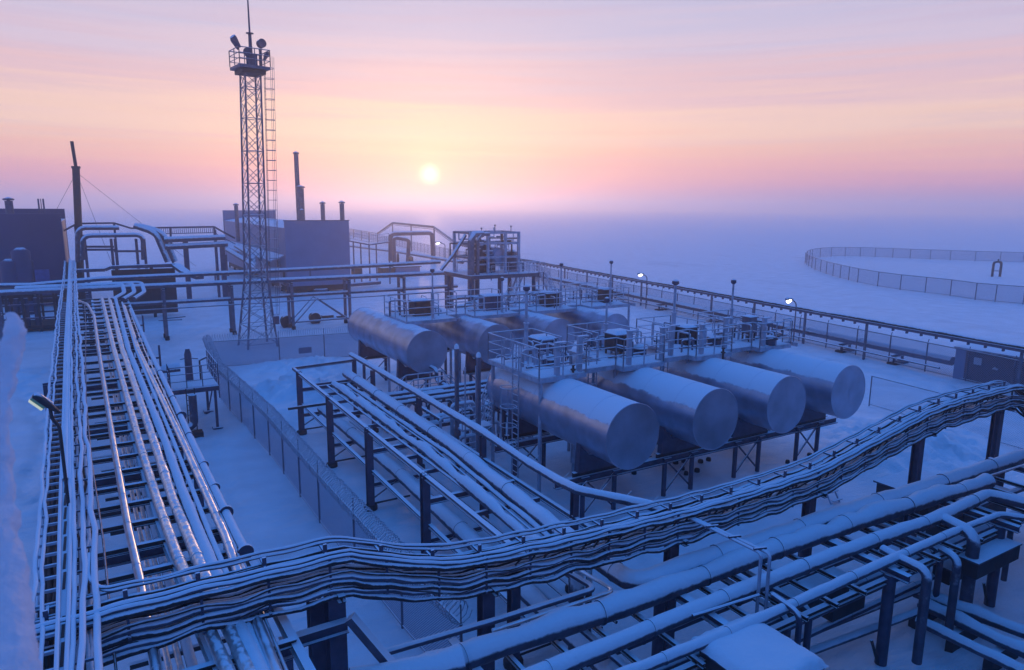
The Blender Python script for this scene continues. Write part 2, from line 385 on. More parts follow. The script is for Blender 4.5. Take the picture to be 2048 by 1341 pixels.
def gz(x, y):
    near = 1.0 if (abs(x - 25) < 75 and -10 < y < 110) else 0.35
    d = math.hypot(x - 20, y - 30)
    z = 0.05 * noise.noise(Vector((x * 0.35, y * 0.35, 1.7))) + 0.025 * noise.noise(Vector((x * 1.1, y * 1.1, 4.2)))
    z += min(1.0, max(0.0, (d - 60) / 200.0)) * (0.9 * noise.noise(Vector((x * 0.012, y * 0.02, 7.7))) + 0.35 * noise.noise(Vector((x * 0.05, y * 0.09, 2.2))) - 0.2)
    for (a_, b_, wd, dp) in [min(c, key=lambda q: (q[0] - x) ** 2 + (q[1] - y) ** 2) for c in [RG.get((int(x // 1), int(y // 1)))] if c]:
        d2 = math.hypot(a_ - x, b_ - y) / wd
        if d2 < 2: z += 1.9 * dp * ((-1.0 if d2 < 1 else 0.6 * (2 - d2)) * (0.7 + 0.8 * noise.noise(Vector((x * 3, y * 3, 5)))))
    for bx, by, r, h in BERMS:
        t = smin(math.hypot(x - bx, y - by), r * 1.7)
        if t > 0: z += h * t * t * (3 - 2 * t) * (0.85 + 0.45 * noise.noise(Vector((x * 1.5, y * 1.5, 9))) + 0.7 * noise.noise(Vector((x * 3.7, y * 3.7, 2))))
    return z
g = MB(); nx, ny = len(gx), len(gy)
g.v = [(x, y, gz(x, y)) for y in gy for x in gx]
g.f = [(j * nx + i, j * nx + i + 1, (j + 1) * nx + i + 1, (j + 1) * nx + i) for j in range(ny - 1) for i in range(nx - 1)]
g.sm = [True] * len(g.f); g.mi = [0] * len(g.f)
gm = mat('snow_ground', (0.80, 0.845, 0.91), 0.56, 0, var=0.085, vscale=0.55)
gm.node_tree.nodes['Principled BSDF'].inputs['Specular IOR Level'].default_value = 0.75
_n, _l = gm.node_tree.nodes, gm.node_tree.links
_g = _n.new('ShaderNodeNewGeometry'); _m = _n.new('ShaderNodeMapping'); _m.inputs['Scale'].default_value = (0.9, 2.6, 1.0); _m.inputs['Rotation'].default_value = (0, 0, 0.5); _l.new(_g.outputs['Position'], _m.inputs['Vector'])
_a = _n.new('ShaderNodeTexNoise'); _a.inputs['Scale'].default_value = 0.55; _a.inputs['Detail'].default_value = 8; _a.inputs['Roughness'].default_value = 0.6; _l.new(_m.outputs[0], _a.inputs['Vector'])
_b = _n.new('ShaderNodeBump'); _b.inputs['Strength'].default_value = 0.8; _b.inputs['Distance'].default_value = 0.16; _l.new(_a.outputs['Fac'], _b.inputs['Height'])
_a2 = _n.new('ShaderNodeTexNoise'); _a2.inputs['Scale'].default_value = 9.0; _a2.inputs['Detail'].default_value = 5; _l.new(_g.outputs['Position'], _a2.inputs['Vector'])
_b2 = _n.new('ShaderNodeBump'); _b2.inputs['Strength'].default_value = 0.35; _b2.inputs['Distance'].default_value = 0.03; _l.new(_a2.outputs['Fac'], _b2.inputs['Height']); _l.new(_b.outputs[0], _b2.inputs['Normal'])
_p = _n['Principled BSDF']; _l.new(_b2.outputs[0], _p.inputs['Normal'])
# wind-scoured crust and grass tips out on the plain
_m3 = _n.new('ShaderNodeMapping'); _m3.inputs['Scale'].default_value = (0.10, 0.028, 1.0); _m3.inputs['Rotation'].default_value = (0, 0, -0.5); _l.new(_g.outputs['Position'], _m3.inputs['Vector'])
_a3 = _n.new('ShaderNodeTexNoise'); _a3.inputs['Scale'].default_value = 1.0; _a3.inputs['Detail'].default_value = 8; _a3.inputs['Roughness'].default_value = 0.7; _l.new(_m3.outputs[0], _a3.inputs['Vector'])
_r3 = _n.new('ShaderNodeMapRange'); _r3.inputs['From Min'].default_value = 0.56; _r3.inputs['From Max'].default_value = 0.72; _r3.inputs['To Max'].default_value = 0.42; _l.new(_a3.outputs['Fac'], _r3.inputs['Value'])
_x = _n.new('ShaderNodeMix'); _x.data_type = 'RGBA'; _l.new(_r3.outputs[0], _x.inputs['Factor']); _l.new(_p.inputs['Base Color'].links[0].from_socket, _x.inputs['A']); _x.inputs['B'].default_value = (0.45, 0.47, 0.52, 1)
_l.new(_x.outputs['Result'], _p.inputs['Base Color'])
tag(g.build('snow_ground', gm, loc=(0, 0, 0)), kind='structure')
# ------------------------------------------------------------------ tank farm
def railing(mb, path, h=1.22, step=1.5, r=0.03, rails=(1.0, 0.66, 0.33), posts=True, post_r=None):
    P = [Vector(p) for p in path]
    for k in rails:
        mb.tube([p + Vector((0, 0, h * k)) for p in P], r if k == 1.0 else r * 0.75, 6)
    if posts:
        for a, b in zip(P, P[1:]):
            n = max(1, round((b - a).length / step))
            for i in range(n + 1):
                q = a.lerp(b, i / n); mb.tube([q, q + Vector((0, 0, h))], post_r or r, 6)
def make_tank(x, y0, y1, zc, R, label, group, m, loc, end_m='tank_end'):
    t = thing('storage_tank', label, 'tank', (x, y0, 0), group)
    mb = MB(); n = 48; L_ = y1 - y0; ys = [y0 + L_ * i / 14 for i in range(15)]
    mb.tube([(x, y, zc) for y in ys], R, n, cap=False)
    for i in (2, 5, 8, 11): mb.disc((x, ys[i], zc), (0, 1, 0), R + 0.006, 0.10, n)
    mb.build('shell', m, t)
    for y, s in ((y0, -1), (y1, 1)):
        e = MB(); nw = 8; rw = random.Random(int(x * 10) + s)
        for q in range(nw):
            vs = [(x + 0.02 * R, y + s * (0.012 + rw.uniform(0, 0.016)), zc)]; a0 = 2 * math.pi * q / nw + 0.2
            for k in range(7):
                a = a0 + 2 * math.pi / nw * k / 6; vs.append((x + R * 1.004 * math.cos(a), y + s * (0.014 + 0.004 * (q % 2)), zc + R * 1.004 * math.sin(a)))
            fs = [(0, 1 + k, 2 + k) for k in range(6)]
            if s > 0: fs = [tuple(reversed(f)) for f in fs]
            e._add(vs, fs, False)
        e.disc((x, y - s * 0.004, zc), (0, 1, 0), R * 1.003, 0.02, n)
        e.tube([(x + R * math.cos(2 * math.pi * k / n), y + s * 0.01, zc + R * math.sin(2 * math.pi * k / n)) for k in range(n)], 0.022, 6, closed=True)
        e.build('end_plate', end_m, t)
    for yy in (y0 + 1.9, y1 - 1.8):
        sd = MB(); zb = 1.95
        prof = [(-1.12, zb), (1.12, zb), (1.05, zc - 0.62), (0.62, zc - R * 0.93), (0, zc - R * 0.99), (-0.62, zc - R * 0.93), (-1.05, zc - 0.62)]
        for d in (-0.13, 0.13):
            pass
        vs = [(x + a, yy - 0.13, b) for a, b in prof] + [(x + a, yy + 0.13, b) for a, b in prof]
        k = len(prof); sd._add(vs, [tuple(range(k)), tuple(reversed(range(k, 2 * k)))] + [(i, k + i, k + (i + 1) % k, (i + 1) % k) for i in range(k)])
        sd.build('saddle', 'steel_grey', t)
        for a in (-0.78, 0.78):
            MB().tube([(x + a, yy, -0.3), (x + a, yy, 1.72)], 0.10, 10).box(x + a - 0.2, x + a + 0.2, yy - 0.2, yy + 0.2, 1.68, 1.735).build('leg', 'steel_grey', t)
        MB().ibeam((x - 1.3, yy, 1.85), (x + 1.3, yy, 1.85), 0.2, 0.22).build('bolster', 'dark', t)
        MB().beam((x - 0.78, yy - 0.02, 0.15), (x + 0.78, yy - 0.02, 1.65), 0.06).beam((x + 0.78, yy + 0.05, 0.15), (x - 0.78, yy + 0.05, 1.65), 0.06).build('cross_brace', 'steel_grey', t)
    return t
names = ['first', 'second', 'third', 'fourth']
FX = [16.3 + 4.25 * k for k in range(4)]; FY0, FY1, FZ, R_ = 18.75, 27.6, 3.77, 1.24
desc_f = ['snow-capped silver tank nearest the middle pipe rack, bare metal on its flank',
          'snow-capped silver tank second from the middle pipe rack in the front row',
          'snow-capped silver tank, third from the middle pipe rack in the front row',
          'snow-capped silver tank at the far right end of the front row']
for k, x in enumerate(FX): make_tank(x, FY0, FY1, FZ, R_, desc_f[k], 'front row of horizontal storage tanks', 'tank', None)
BX = [15.75 + 4.55 * k for k in range(4)]; BY0, BY1, BZ = 36.0, 46.7, 3.8
desc_b = ['bare silver tank at the left end of the back row',
          'bare silver tank second from left in the back row', 'bare silver tank third from left in the back row',
          'bare silver tank at the right end of the back row']
for k, x in enumerate(BX): make_tank(x, BY0, BY1, BZ, R_, desc_b[k], 'back row of horizontal storage tanks', 'tank_bare', None)
for y, lb in ((20.65, 'long steel beam under the near ends of the front row of tanks'), (25.3, 'long steel beam under the far ends of the front row of tanks')):
    b = MB().ibeam((14.2, y, 1.62), (31.2, y, 1.62), 0.24, 0.3, 0.03)
    tag(b.build('support_beam', 'steel_grey'), lb, 'beam')
for k in range(3):
    x = FX[k] + 2.125
    b = MB().box(x - 0.75, x + 0.75, 20.8, 27.2, 1.80, 1.86)
    tag(b.build('catwalk_grating', 'steel'), ['snowy grating walkway between the first and second front tanks', 'snowy grating walkway between the second and third front tanks', 'snowy grating walkway between the third and fourth front tanks'][k], 'walkway', 'gratings between the front tanks')

def deck_row(name_lbl, cat, x0, step, bayw, yf, yr, yrec, ywalk, z, xend, thick_posts, legs, lad=None):
    t = thing('service_deck', name_lbl, cat, (x0, yf, 0))
    fl = MB()
    for k in range(4):
        xa = x0 + step * k; fl.box(xa, min(xa + bayw, xend), yf, yr, z - 0.14, z)
        if k < 3: fl.box(xa + bayw, xa + step, yrec, ywalk, z - 0.14, z)
    if x0 + step * 3 + bayw < xend: fl.box(x0 + step * 3 + bayw, xend, yrec, ywalk, z - 0.14, z)
    fl.build('floor', 'rime', t)
    # snow lying on the floor, thicker in the middle of each bay
    for k in range(4):
        sn = MB(); xa = x0 + step * k + 0.08; xb = min(x0 + step * k + bayw, xend) - 0.08; n = 12
        o = [[(xa + (xb - xa) * i / n, yf + 0.08 + (yr - yf - 0.16) * j / n) for i in range(n + 1)] for j in range(n + 1)]
        vs = [(px, py, z + 0.004 + (0 if i in (0, n) or j in (0, n) else max(0.01, 0.09 + 0.12 * noise.noise(Vector((px, py, 3)))))) for j, row in enumerate(o) for i, (px, py) in enumerate(row)]
        sn._add(vs, [(j * (n + 1) + i, j * (n + 1) + i + 1, (j + 1) * (n + 1) + i + 1, (j + 1) * (n + 1) + i) for j in range(n) for i in range(n)], True)
        sn.build('snow_cover', 'snow', t)
    fr = MB()
    path = []
    for k in range(4):
        xa = x0 + step * k; xb = min(xa + bayw, xend); path += [(xa, yf, z), (xb, yf, z)]
        if k < 3: path += [(xb, yrec, z), (xa + step, yrec, z)]
    if xb < xend: path += [(xb, yrec, z), (xend, yrec, z)]
    for a, b in zip(path, path[1:]): fr.beam(Vector(a) - Vector((0, 0, 0.10)), Vector(b) - Vector((0, 0, 0.10)), 0.08, 0.2)
    fr.beam((x0, yf, z - 0.1), (x0, yr, z - 0.1), 0.08, 0.2); fr.beam((xend, yf, z - 0.1), (xend, yr, z - 0.1), 0.08, 0.2)
    fr.build('edge_channel', 'rime', t)
    ra = MB(); railing(ra, path, step=1.45); ra.build('front_railing', 'rime', t)
    ra = MB(); railing(ra, [(x0, yf, z), (x0, yr, z)]); ra.build('side_railing', 'rime', t)
    for k in range(4):
        xa = x0 + step * k; xb = min(xa + bayw, xend)
        ra = MB(); railing(ra, [(xa, ywalk + 0.3, z), (xa, yr, z), (xb, yr, z), (xb, ywalk + 0.3, z)]); ra.build('bay_railing', 'rime', t)
    for (px, py) in legs:
        MB().tube([(px, py, -0.3), (px, py, z - 0.15)], 0.085, 10).build('leg', 'rime', t)
    for (px, py, h) in thick_posts:
        MB().beam((px, py, z - 0.2), (px, py, z + h), 0.2, 0.16).box(px - 0.13, px + 0.42, py - 0.1, py + 0.1, z + h, z + h + 0.05).build('bracket_post', 'rime', t)
    for L_ in (lad or []):
        lx, ly, dx = L_
        ld = MB()
        for s in (0, 0.5): ld.tube([(lx, ly + s, 0), (lx, ly + s, z + 1.2)], 0.03, 6)
        for i in range(20): ld.tube([(lx, ly, 0.3 + i * 0.29), (lx, ly + 0.5, 0.3 + i * 0.29)], 0.02, 5)
        lo = ld.build('ladder', 'rime', t)
        cg = MB()
        for zz in (1.9, 2.75, 3.6, 4.45):
            cg.tube([(lx + dx * (0.35 - 0.35 * math.cos(a)), ly + 0.25 + 0.38 * math.sin(a), zz) for a in [i * 2 * math.pi / 18 for i in range(18)]], 0.018, 5, closed=True)
        for a in (math.pi, math.pi * 0.7, math.pi * 1.3): cg.tube([(lx + dx * (0.35 - 0.35 * math.cos(a)), ly + 0.25 + 0.38 * math.sin(a), zz) for zz in (1.9, 4.45)], 0.014, 5)
        cg.build('safety_cage', 'rime', lo)
    return t
ZD = 5.15
fl_legs = [(15.15, 27.2), (15.15, 23.2), (17.3, 23.75), (19.6, 23.9), (24.0, 23.9), (28.3, 23.9), (30.7, 24.2), (19.5, 27.2), (23.9, 27.2), (28.3, 27.2)]
deck_row('steel deck with handrails along the top of the front row of tanks', 'deck', 15.0, 4.37, 2.35, 23.08, 27.35, 23.6, 24.6, ZD, 31.0,
         [(15.98, 23.25, 1.35), (17.15, 23.3, 1.5), (19.85, 23.3, 1.5), (21.9, 23.42, 1.45), (24.4, 23.42, 1.4), (26.5, 23.9, 1.5), (28.6, 23.3, 1.42), (22.9, 23.9, 1.4)],
         fl_legs, [(14.95, 24.6, -1)])
deck_row('steel deck with handrails along the top of the back row of tanks', 'deck', 15.7, 4.62, 3.3, 38.85, 42.6, 40.2, 41.2, ZD, 33.5,
         [], [(15.78, 42.3), (15.78, 40.4), (19.6, 39.6), (24.9, 39.6), (29.6, 39.6), (33.4, 39.4), (20.3, 42.4), (24.9, 42.4), (29.6, 42.4)])
# cabinets on the decks
def cabinet(px, py, w, d, h, zleg, label, m, group, snowh=0.1, z0=ZD):
    p = PZ(px, py, z0) if not isinstance(px, Vector) else px
    x, y = p.x, p.y
    t = thing('equipment_cabinet', label, 'cabinet', (x, y, z0), group)
    MB().box(x - w / 2, x + w / 2, y - d / 2, y + d / 2, z0 + zleg, z0 + h).build('body', m, t)
    MB().box(x - w / 2 - 0.06, x + w / 2 + 0.06, y - d / 2 - 0.06, y + d / 2 + 0.06, z0 + h, z0 + h + 0.05).build('lid', 'steel', t)
    s = MB(); n = 8
    vs = []
    for j in range(n + 1):
        for i in range(n + 1):
            u, v = i / n * 2 - 1, j / n * 2 - 1
            vs.append((x + u * (w / 2 + 0.04), y + v * (d / 2 + 0.04), z0 + h + 0.052 + snowh * (1 - max(abs(u), abs(v)) ** 4) ** 0.5))
    s._add(vs, [(j * (n + 1) + i, j * (n + 1) + i + 1, (j + 1) * (n + 1) + i + 1, (j + 1) * (n + 1) + i) for j in range(n) for i in range(n)], True)
    s.build('snow_cap', 'snow', t)
    if zleg > 0.05:
        for a in (-1, 1):
            for b in (-1, 1):
                MB().box(x + a * (w / 2 - 0.06) - 0.035, x + a * (w / 2 - 0.06) + 0.035, y + b * (d / 2 - 0.06) - 0.035, y + b * (d / 2 - 0.06) + 0.035, z0, z0 + zleg).build('leg', 'dark', t)
    return t
G1, G2 = 'cabinets on the front tank deck', 'cabinets on the back tank deck'
cabinet(1084, 716, 0.95, 0.95, 0.92, 0.32, 'dark grey snowy-lidded cabinet on four legs, on the deck over the first front tank', 'steel_grey', G1)
cabinet(1236, 712, 0.95, 0.9, 1.05, 0.3, 'dark grey cabinet with sloping underside, on the deck over the second front tank', 'dark', G1, 0.16)
cabinet(1370, 692, 0.75, 0.8, 0.95, 0.05, 'dark open-fronted cabinet on the deck over the third front tank', 'bare_dark', G1, 0.08)
cabinet(1496, 684, 0.5, 0.55, 1.3, 0.5, 'tall pale cabinet on two thin legs, on the deck over the fourth front tank', 'steel', G1, 0.06)
cabinet(840, 633, 1.05, 1.0, 0.98, 0.0, 'black-fronted cabinet with a snowy lid at the left end of the back tank deck', 'bare_dark', G2)
cabinet(980, 622, 1.05, 1.0, 1.0, 0.0, 'rime-grey cabinet on the back tank deck, second from left', 'steel_grey', G2)
cabinet(1098, 614, 1.0, 1.0, 0.95, 0.0, 'black-fronted cabinet on the back tank deck, third from left', 'bare_dark', G2)
cabinet(1210, 607, 0.75, 0.8, 1.0, 0.0, 'small black cabinet at the right end of the back tank deck', 'bare_dark', G2)
# breather pipes
def vent(px, py, ptop, y, label, grp, r=0.085):
    p = PY(px, py, y); zt = zat(ptop, p.x, p.y)
    t = thing('vent_pipe', label, 'vent pipe', (p.x, p.y, R_ + 3.7), grp)
    zj = ZD + (zt - ZD) * 0.55
    MB().tube([(p.x, p.y, R_ + 3.72), (p.x, p.y, zj)], r, 10).disc((p.x, p.y, ZD + 0.05), (0, 0, 1), r * 1.9, 0.05).disc((p.x, p.y, zj), (0, 0, 1), r * 1.4, 0.06).build('lower_pipe', 'rime', t)
    MB().tube([(p.x, p.y, zj), (p.x, p.y, zt)], r * 0.62, 8).build('upper_pipe', 'rime', t)
    MB().tube([(p.x, p.y, zt - 0.02), (p.x, p.y, zt + 0.06), (p.x, p.y, zt + 0.2), (p.x, p.y, zt + 0.26)], r, 10, rs=[r * 0.7, r * 1.7, r * 1.5, r * 0.5]).build('cap', 'steel_grey', t)
g1, g2 = 'vent pipes on the front tanks', 'vent pipes on the back tanks'
vent(1052, 690, 582, 25.9, 'tall vent pipe rising behind the cabinet of the first front tank', g1, 0.10)
vent(1212, 660, 605, 26.2, 'vent pipe of the second front tank, lowest of the front vents', g1)
vent(1347, 650, 570, 25.6, 'thick plain-topped vent pipe of the third front tank', g1, 0.11)
vent(1463, 630, 568, 25.6, 'slim capped vent pipe of the fourth front tank', g1)
vent(866, 640, 545, 39.2, 'capped vent pipe on the back deck beside its leftmost black cabinet', g2)
vent(1004, 626, 562, 39.2, 'short vent pipe on the back deck beside its rime-grey cabinet', g2)
vent(1121, 616, 533, 39.2, 'capped vent pipe on the back deck, third from left', g2)
vent(1220, 606, 528, 39.2, 'tallest slim vent pipe at the right end of the back deck', g2)
# valves and nozzles on the front deck
for k, (px, py) in enumerate([(1108, 735), (1290, 712), (1440, 694), (1552, 693)]):
    p = PZ(px, py, ZD)
    t = thing('tank_hatch', ['low round hatch of the first front tank, in the snow of its deck', 'round hatch under a lump of snow on the second front tank deck', 'small hatch on the third front tank deck near its front rail', 'dark low hatch at the right end of the front deck'][k], 'hatch', (p.x, p.y + 0.4, ZD), 'hatches on the front tank deck')
    MB().disc((p.x, p.y + 0.4, ZD + 0.16), (0, 0, 1), 0.33, 0.3, 18).build('neck', 'steel_grey', t)
    MB().tube([(p.x, p.y + 0.4, ZD + 0.31), (p.x, p.y + 0.4, ZD + 0.42), (p.x, p.y + 0.4, ZD + 0.5)], 0.36, 18, rs=[0.40, 0.36, 0.12]).build('cover', 'pipe_snow' if k < 2 else 'dark', t)
for px, py, k in ((1146, 752, 0), (1446, 710, 1)):
    p = PX(px, py, FX[0] + 0.5 if k == 0 else FX[2] + 0.3)
    tag(MB().tube([(p.x, p.y, 4.85), (p.x, p.y, 5.5)], 0.05, 8).disc((p.x, p.y, 5.3), (0, 0, 1), 0.11, 0.05).disc((p.x, p.y, 5.5), (0, 0, 1), 0.09, 0.05).build('tank_nozzle', 'bare_dark'),
        ['small black nozzle standing in the snow on top of the first front tank', 'small black nozzle on top of the third front tank'][k], 'nozzle', 'nozzles on the front tanks')
# pile stubs under the second tank
for k, (px, py) in enumerate([(1268, 948), (1367, 925), (1351, 928), (1399, 905), (1401, 926), (1417, 922), (1372, 950), (1394, 944), (1575, 927), (1619, 913), (1365, 940)]):
    p = PZ(px, py); r = random.uniform(0.10, 0.16)
    tag(MB().tube([(p.x, p.y, -0.3), (p.x, p.y, 0.10), (p.x, p.y, 0.16)], r, 9, rs=[r, r, r * 0.8]).build('pile_stub', 'bare_dark'), 'black pile stub poking through the snow below the front row of tanks', 'pile stub', 'pile stubs under the front tanks')
# feed pipes, valves, walkways between the two rows
pf = 'pipes between the two tank rows'
for k, (pts, r, lb) in enumerate([
    ([(12.3, 33.6, 2.3), (22.0, 33.6, 2.3), (31.0, 33.6, 2.3)], 0.13, 'upper snow-topped header pipe between the two tank rows'),
    ([(12.3, 32.9, 2.25), (31.0, 32.9, 2.25)], 0.10, 'thin snow-topped header pipe beside the upper header between the tank rows'),
    ([(12.0, 32.2, 2.2), (17.4, 32.2, 2.2), (17.4, 30.4, 2.2), (30.5, 30.4, 2.2)], 0.13, 'header pipe with a side step between the tank rows'),
    ([(11.6, 31.2, 1.5), (19.0, 31.2, 1.5), (19.0, 29.2, 1.5), (30.5, 29.2, 1.5)], 0.17, 'lower thick header pipe with a side step between the tank rows'),
    ([(11.7, 30.2, 1.5), (16.6, 30.2, 1.5), (16.6, 29.9, 0.5)], 0.2, 'thick pipe dropping into the snow beside the first front tank')]):
    pipe('header_pipe', lb, 'pipe', pts, r, 'pipe_snow', pf, bend=0.4, bands=2.5)
for k in range(4):
    x = FX[k] - 0.2
    pipe('feed_pipe', 'bent feed pipe leaving the rear end of the %s front tank' % names[k], 'pipe', [(x, 27.65, 3.0), (x, 28.5, 3.0), (x, 28.5, 2.3), (x, 30.3, 2.3)], 0.11, 'pipe_snow', 'feed pipes behind the front tanks', bend=0.25)
    x = BX[k] + 0.2
    pipe('feed_pipe', 'bent feed pipe at the near end of the %s back tank' % names[k], 'pipe', [(x, 35.95, 2.95), (x, 35.2, 2.95), (x, 35.2, 2.3), (x, 33.6, 2.3)], 0.11, 'pipe_snow', 'feed pipes before the back tanks', bend=0.25)
    t = thing('gate_valve', 'gate valve with handwheel on the pipes before the %s back tank' % names[k], 'valve', (x, 34.5, 2.3), 'gate valves before the back tanks')
    MB().disc((x, 34.5, 2.3), (0, 1, 0), 0.2, 0.35, 14).tube([(x, 34.5, 2.45), (x, 34.5, 3.0)], 0.06, 8).build('body', 'steel_grey', t)
    hw = MB().tube([(x + 0.2 * math.cos(a), 34.5 + 0.2 * math.sin(a), 3.0) for a in [i * math.pi / 8 for i in range(16)]], 0.02, 5, closed=True).tube([(x - 0.2, 34.5, 3.0), (x + 0.2, 34.5, 3.0)], 0.014, 5); hw.build('handwheel', 'dark', t)
for k in range(5):
    x = 13.4 + k * 4.3
    t = thing('pipe_stand', ['steel stand under the header pipes, next to the middle pipe rack', 'steel stand under the header pipes, behind the gap of the first and second front tanks', 'steel stand under the header pipes, behind the gap of the second and third front tanks', 'steel stand under the header pipes, behind the gap of the third and fourth front tanks', 'steel stand at the right end of the header pipes'][k], 'pipe stand', (x, 32.5, 0), 'stands under the header pipes')
    for yy in (30.6, 33.9): MB().beam((x, yy, -0.3), (x, yy, 2.05), 0.16).build('post', 'steel_grey', t)
    MB().beam((x, 29.0, 2.02), (x, 34.2, 2.02), 0.14).build('crossbeam', 'steel_grey', t); MB().beam((x + 0.1, 29.0, 1.24), (x + 0.1, 34.2, 1.24), 0.12).build('crossbeam', 'steel_grey', t)
# crossing stairs between the rows
def stair_bridge(x0, x1, y, z, w, run, label, g=None):
    t = thing('step_bridge', label, 'step bridge', (x0, y, 0), g)
    MB().box(x0, x1, y - w / 2, y + w / 2, z - 0.06, z).build('platform', 'rime', t)
    for s, xe in ((-1, x0), (1, x1)):
        st = MB(); n = 8
        for i in range(n):
            f_ = (i + 0.5) / n; st.box(xe + s * run * f_ - 0.12, xe + s * run * f_ + 0.12, y - w / 2, y + w / 2, z * (1 - f_) - 0.02, z * (1 - f_) + 0.02)
        for yy in (y - w / 2 - 0.03, y + w / 2 + 0.03): st.beam((xe, yy, z - 0.1), (xe + s * run, yy, 0), 0.04, 0.18)
        st.build('steps', 'rime', t)
        for yy in (y - w / 2, y + w / 2):
            ra = MB(); railing(ra, [(xe, yy, z), (xe + s * run, yy, 0.05)], h=1.0, step=0.9); ra.build('stair_railing', 'rime', t)
    for yy in (y - w / 2, y + w / 2):
        ra = MB(); railing(ra, [(x0, yy, z), (x1, yy, z)], h=1.0, step=0.7); ra.build('railing', 'rime', t)
    for xx in (x0 + 0.1, x1 - 0.1):
        for yy in (y - w / 2 + 0.05, y + w / 2 - 0.05): MB().beam((xx, yy, -0.3), (xx, yy, z - 0.06), 0.08).build('post', 'steel_grey', t)
    return t
stair_bridge(14.2, 16.4, 34.9, 1.75, 1.1, 1.6, 'rimed step bridge with handrails before the left end tank of the back row')
stair_bridge(19.0, 20.2, 33.2, 2.7, 0.9, 1.3, 'rimed step bridge over the header pipes before the second back tank')
t = stair_bridge(16.4, 17.3, 29.4, 2.6, 0.8, 1.2, 'rimed step bridge with high handrails behind the first front tank')

# rimed pipework standing on the decks, ladders between the tanks
for r_, (xs0_, st_, yb_, lbl) in enumerate([(15.0, 4.37, 25.0, 'front'), (15.7, 4.62, 40.8, 'back')]):
    for k in range(4):
        t = thing('deck_pipework', 'tangle of rimed small pipes and handwheels on the deck over the %s %s tank' % (names[k], lbl), 'pipework', (xs0_ + st_ * k + 2.0, yb_, ZD), 'pipework on the tank decks')
        rnd = random.Random(r_ * 10 + k)
        xa, xb = xs0_ + st_ * k + 0.4, xs0_ + st_ * k + (2.2 if r_ == 0 else 3.1)
        for i in range(10):
            x, y = rnd.uniform(xa, xb), yb_ + rnd.uniform(-0.9, 1.6); h = rnd.uniform(0.35, 1.1); dx, dy = rnd.choice([(0.7, 0), (-0.7, 0), (0, 0.8), (0, -0.8)])
            MB().tube(fillet([(x, y, ZD), (x, y, ZD + h), (x + dx, y + dy, ZD + h), (x + dx, y + dy, ZD)], 0.12), rnd.uniform(0.03, 0.06), 7).build('pipe_bend', 'rime' if i % 2 else 'steel', t)
        for i in range(3):
            x, y = rnd.uniform(xa, xb), yb_ + rnd.uniform(-0.8, 1.4); z = ZD + rnd.uniform(0.5, 0.95)
            MB().tube([(x, y, ZD), (x, y, z)], 0.03, 6).tube([(x + 0.16 * math.cos(a), y + 0.16 * math.sin(a), z) for a in [q * math.pi / 6 for q in range(12)]], 0.018, 5, closed=True).build('handwheel', 'rime', t)
        MB().tube([(xa - 0.2, yb_ - 0.6, ZD + 0.18), (xb + 0.2, yb_ - 0.6, ZD + 0.18)], 0.05, 7).build('deck_line', 'pipe_snow', t); MB().tube([(xa - 0.2, yb_ + 1.2, ZD + 0.22), (xb + 0.2, yb_ + 1.2, ZD + 0.22)], 0.06, 7).build('deck_line', 'pipe_snow', t)
for k in range(3):
    x, y = FX[k] + 1.95, 24.1
    mb = MB()
    for s in (0, 0.45): mb.tube([(x + s, y, 1.86), (x + s, y, ZD + 0.9)], 0.028, 6)
    for i in range(14): mb.tube([(x, y, 2.1 + i * 0.27), (x + 0.45, y, 2.1 + i * 0.27)], 0.018, 5)
    tag(mb.build('access_ladder', 'rime'), 'rimed ladder hanging below the deck between the %s and %s front tanks' % (names[k], names[k + 1]), 'ladder', 'ladders between the front tanks')
    for j, dx in enumerate((-0.35, 0.75)):
        tag(MB().tube([(FX[k] + 2.1 + dx, 24.9, 0.4), (FX[k] + 2.1 + dx, 24.9, ZD - 0.2)], 0.07, 8).build('down_pipe', 'rime'), '%s rimed down pipe in the gap between the %s and %s front tanks' % (('left', 'right')[j], names[k], names[k + 1]), 'pipe', 'down pipes between the front tanks')

for k, (px, pt, lb) in enumerate([(913, 697, 'left'), (957, 714, 'right')]):
    p = PX(px, pt, 13.5)
    t = thing('service_post', '%s one of two tall posts with snow knobs beside the first front tank' % lb, 'post', (p.x, p.y, 0), 'tall posts left of the front tanks')
    MB().beam((p.x, p.y, -0.3), (p.x, p.y, p.z), 0.15).build('shaft', 'steel', t)
    MB().tube([(p.x, p.y, p.z - 0.02), (p.x, p.y, p.z + 0.12), (p.x, p.y, p.z + 0.2)], 0.1, 10, rs=[0.11, 0.1, 0.04]).build('snow_knob', 'snow', t)
    MB().tube([(p.x, p.y, 0.9), (p.x, p.y, 1.25), (p.x, p.y, 1.5)], 0.2, 10, rs=[0.12, 0.22, 0.1]).build('valve_body', 'pipe_snow', t)
pa, pb_ = PX(930, 735, 13.6), PX(938, 740, 13.9)
t = thing('frame_ladder', 'rimed ladder frame with a small railed landing beside the two tall posts', 'ladder', (pa.x, pa.y, 0))
for xx in (pa.x, pa.x + 0.55): MB().tube([(xx, pa.y, -0.1), (xx, pa.y, pa.z)], 0.035, 6).build('stile', 'rime', t)
for i in range(8): MB().tube([(pa.x, pa.y, 0.5 + 0.32 * i), (pa.x + 0.55, pa.y, 0.5 + 0.32 * i)], 0.025, 5).build('rung', 'rime', t)
MB().box(pa.x - 0.1, pa.x + 1.5, pa.y + 0.1, pa.y + 1.0, 2.0, 2.08).build('landing', 'rime', t)
ra = MB(); railing(ra, [(pa.x - 0.1, pa.y + 0.1, 2.08), (pa.x + 1.5, pa.y + 0.1, 2.08), (pa.x + 1.5, pa.y + 1.0, 2.08)], h=1.0, step=0.7); ra.build('railing', 'rime', t)
rnd = random.Random(5)
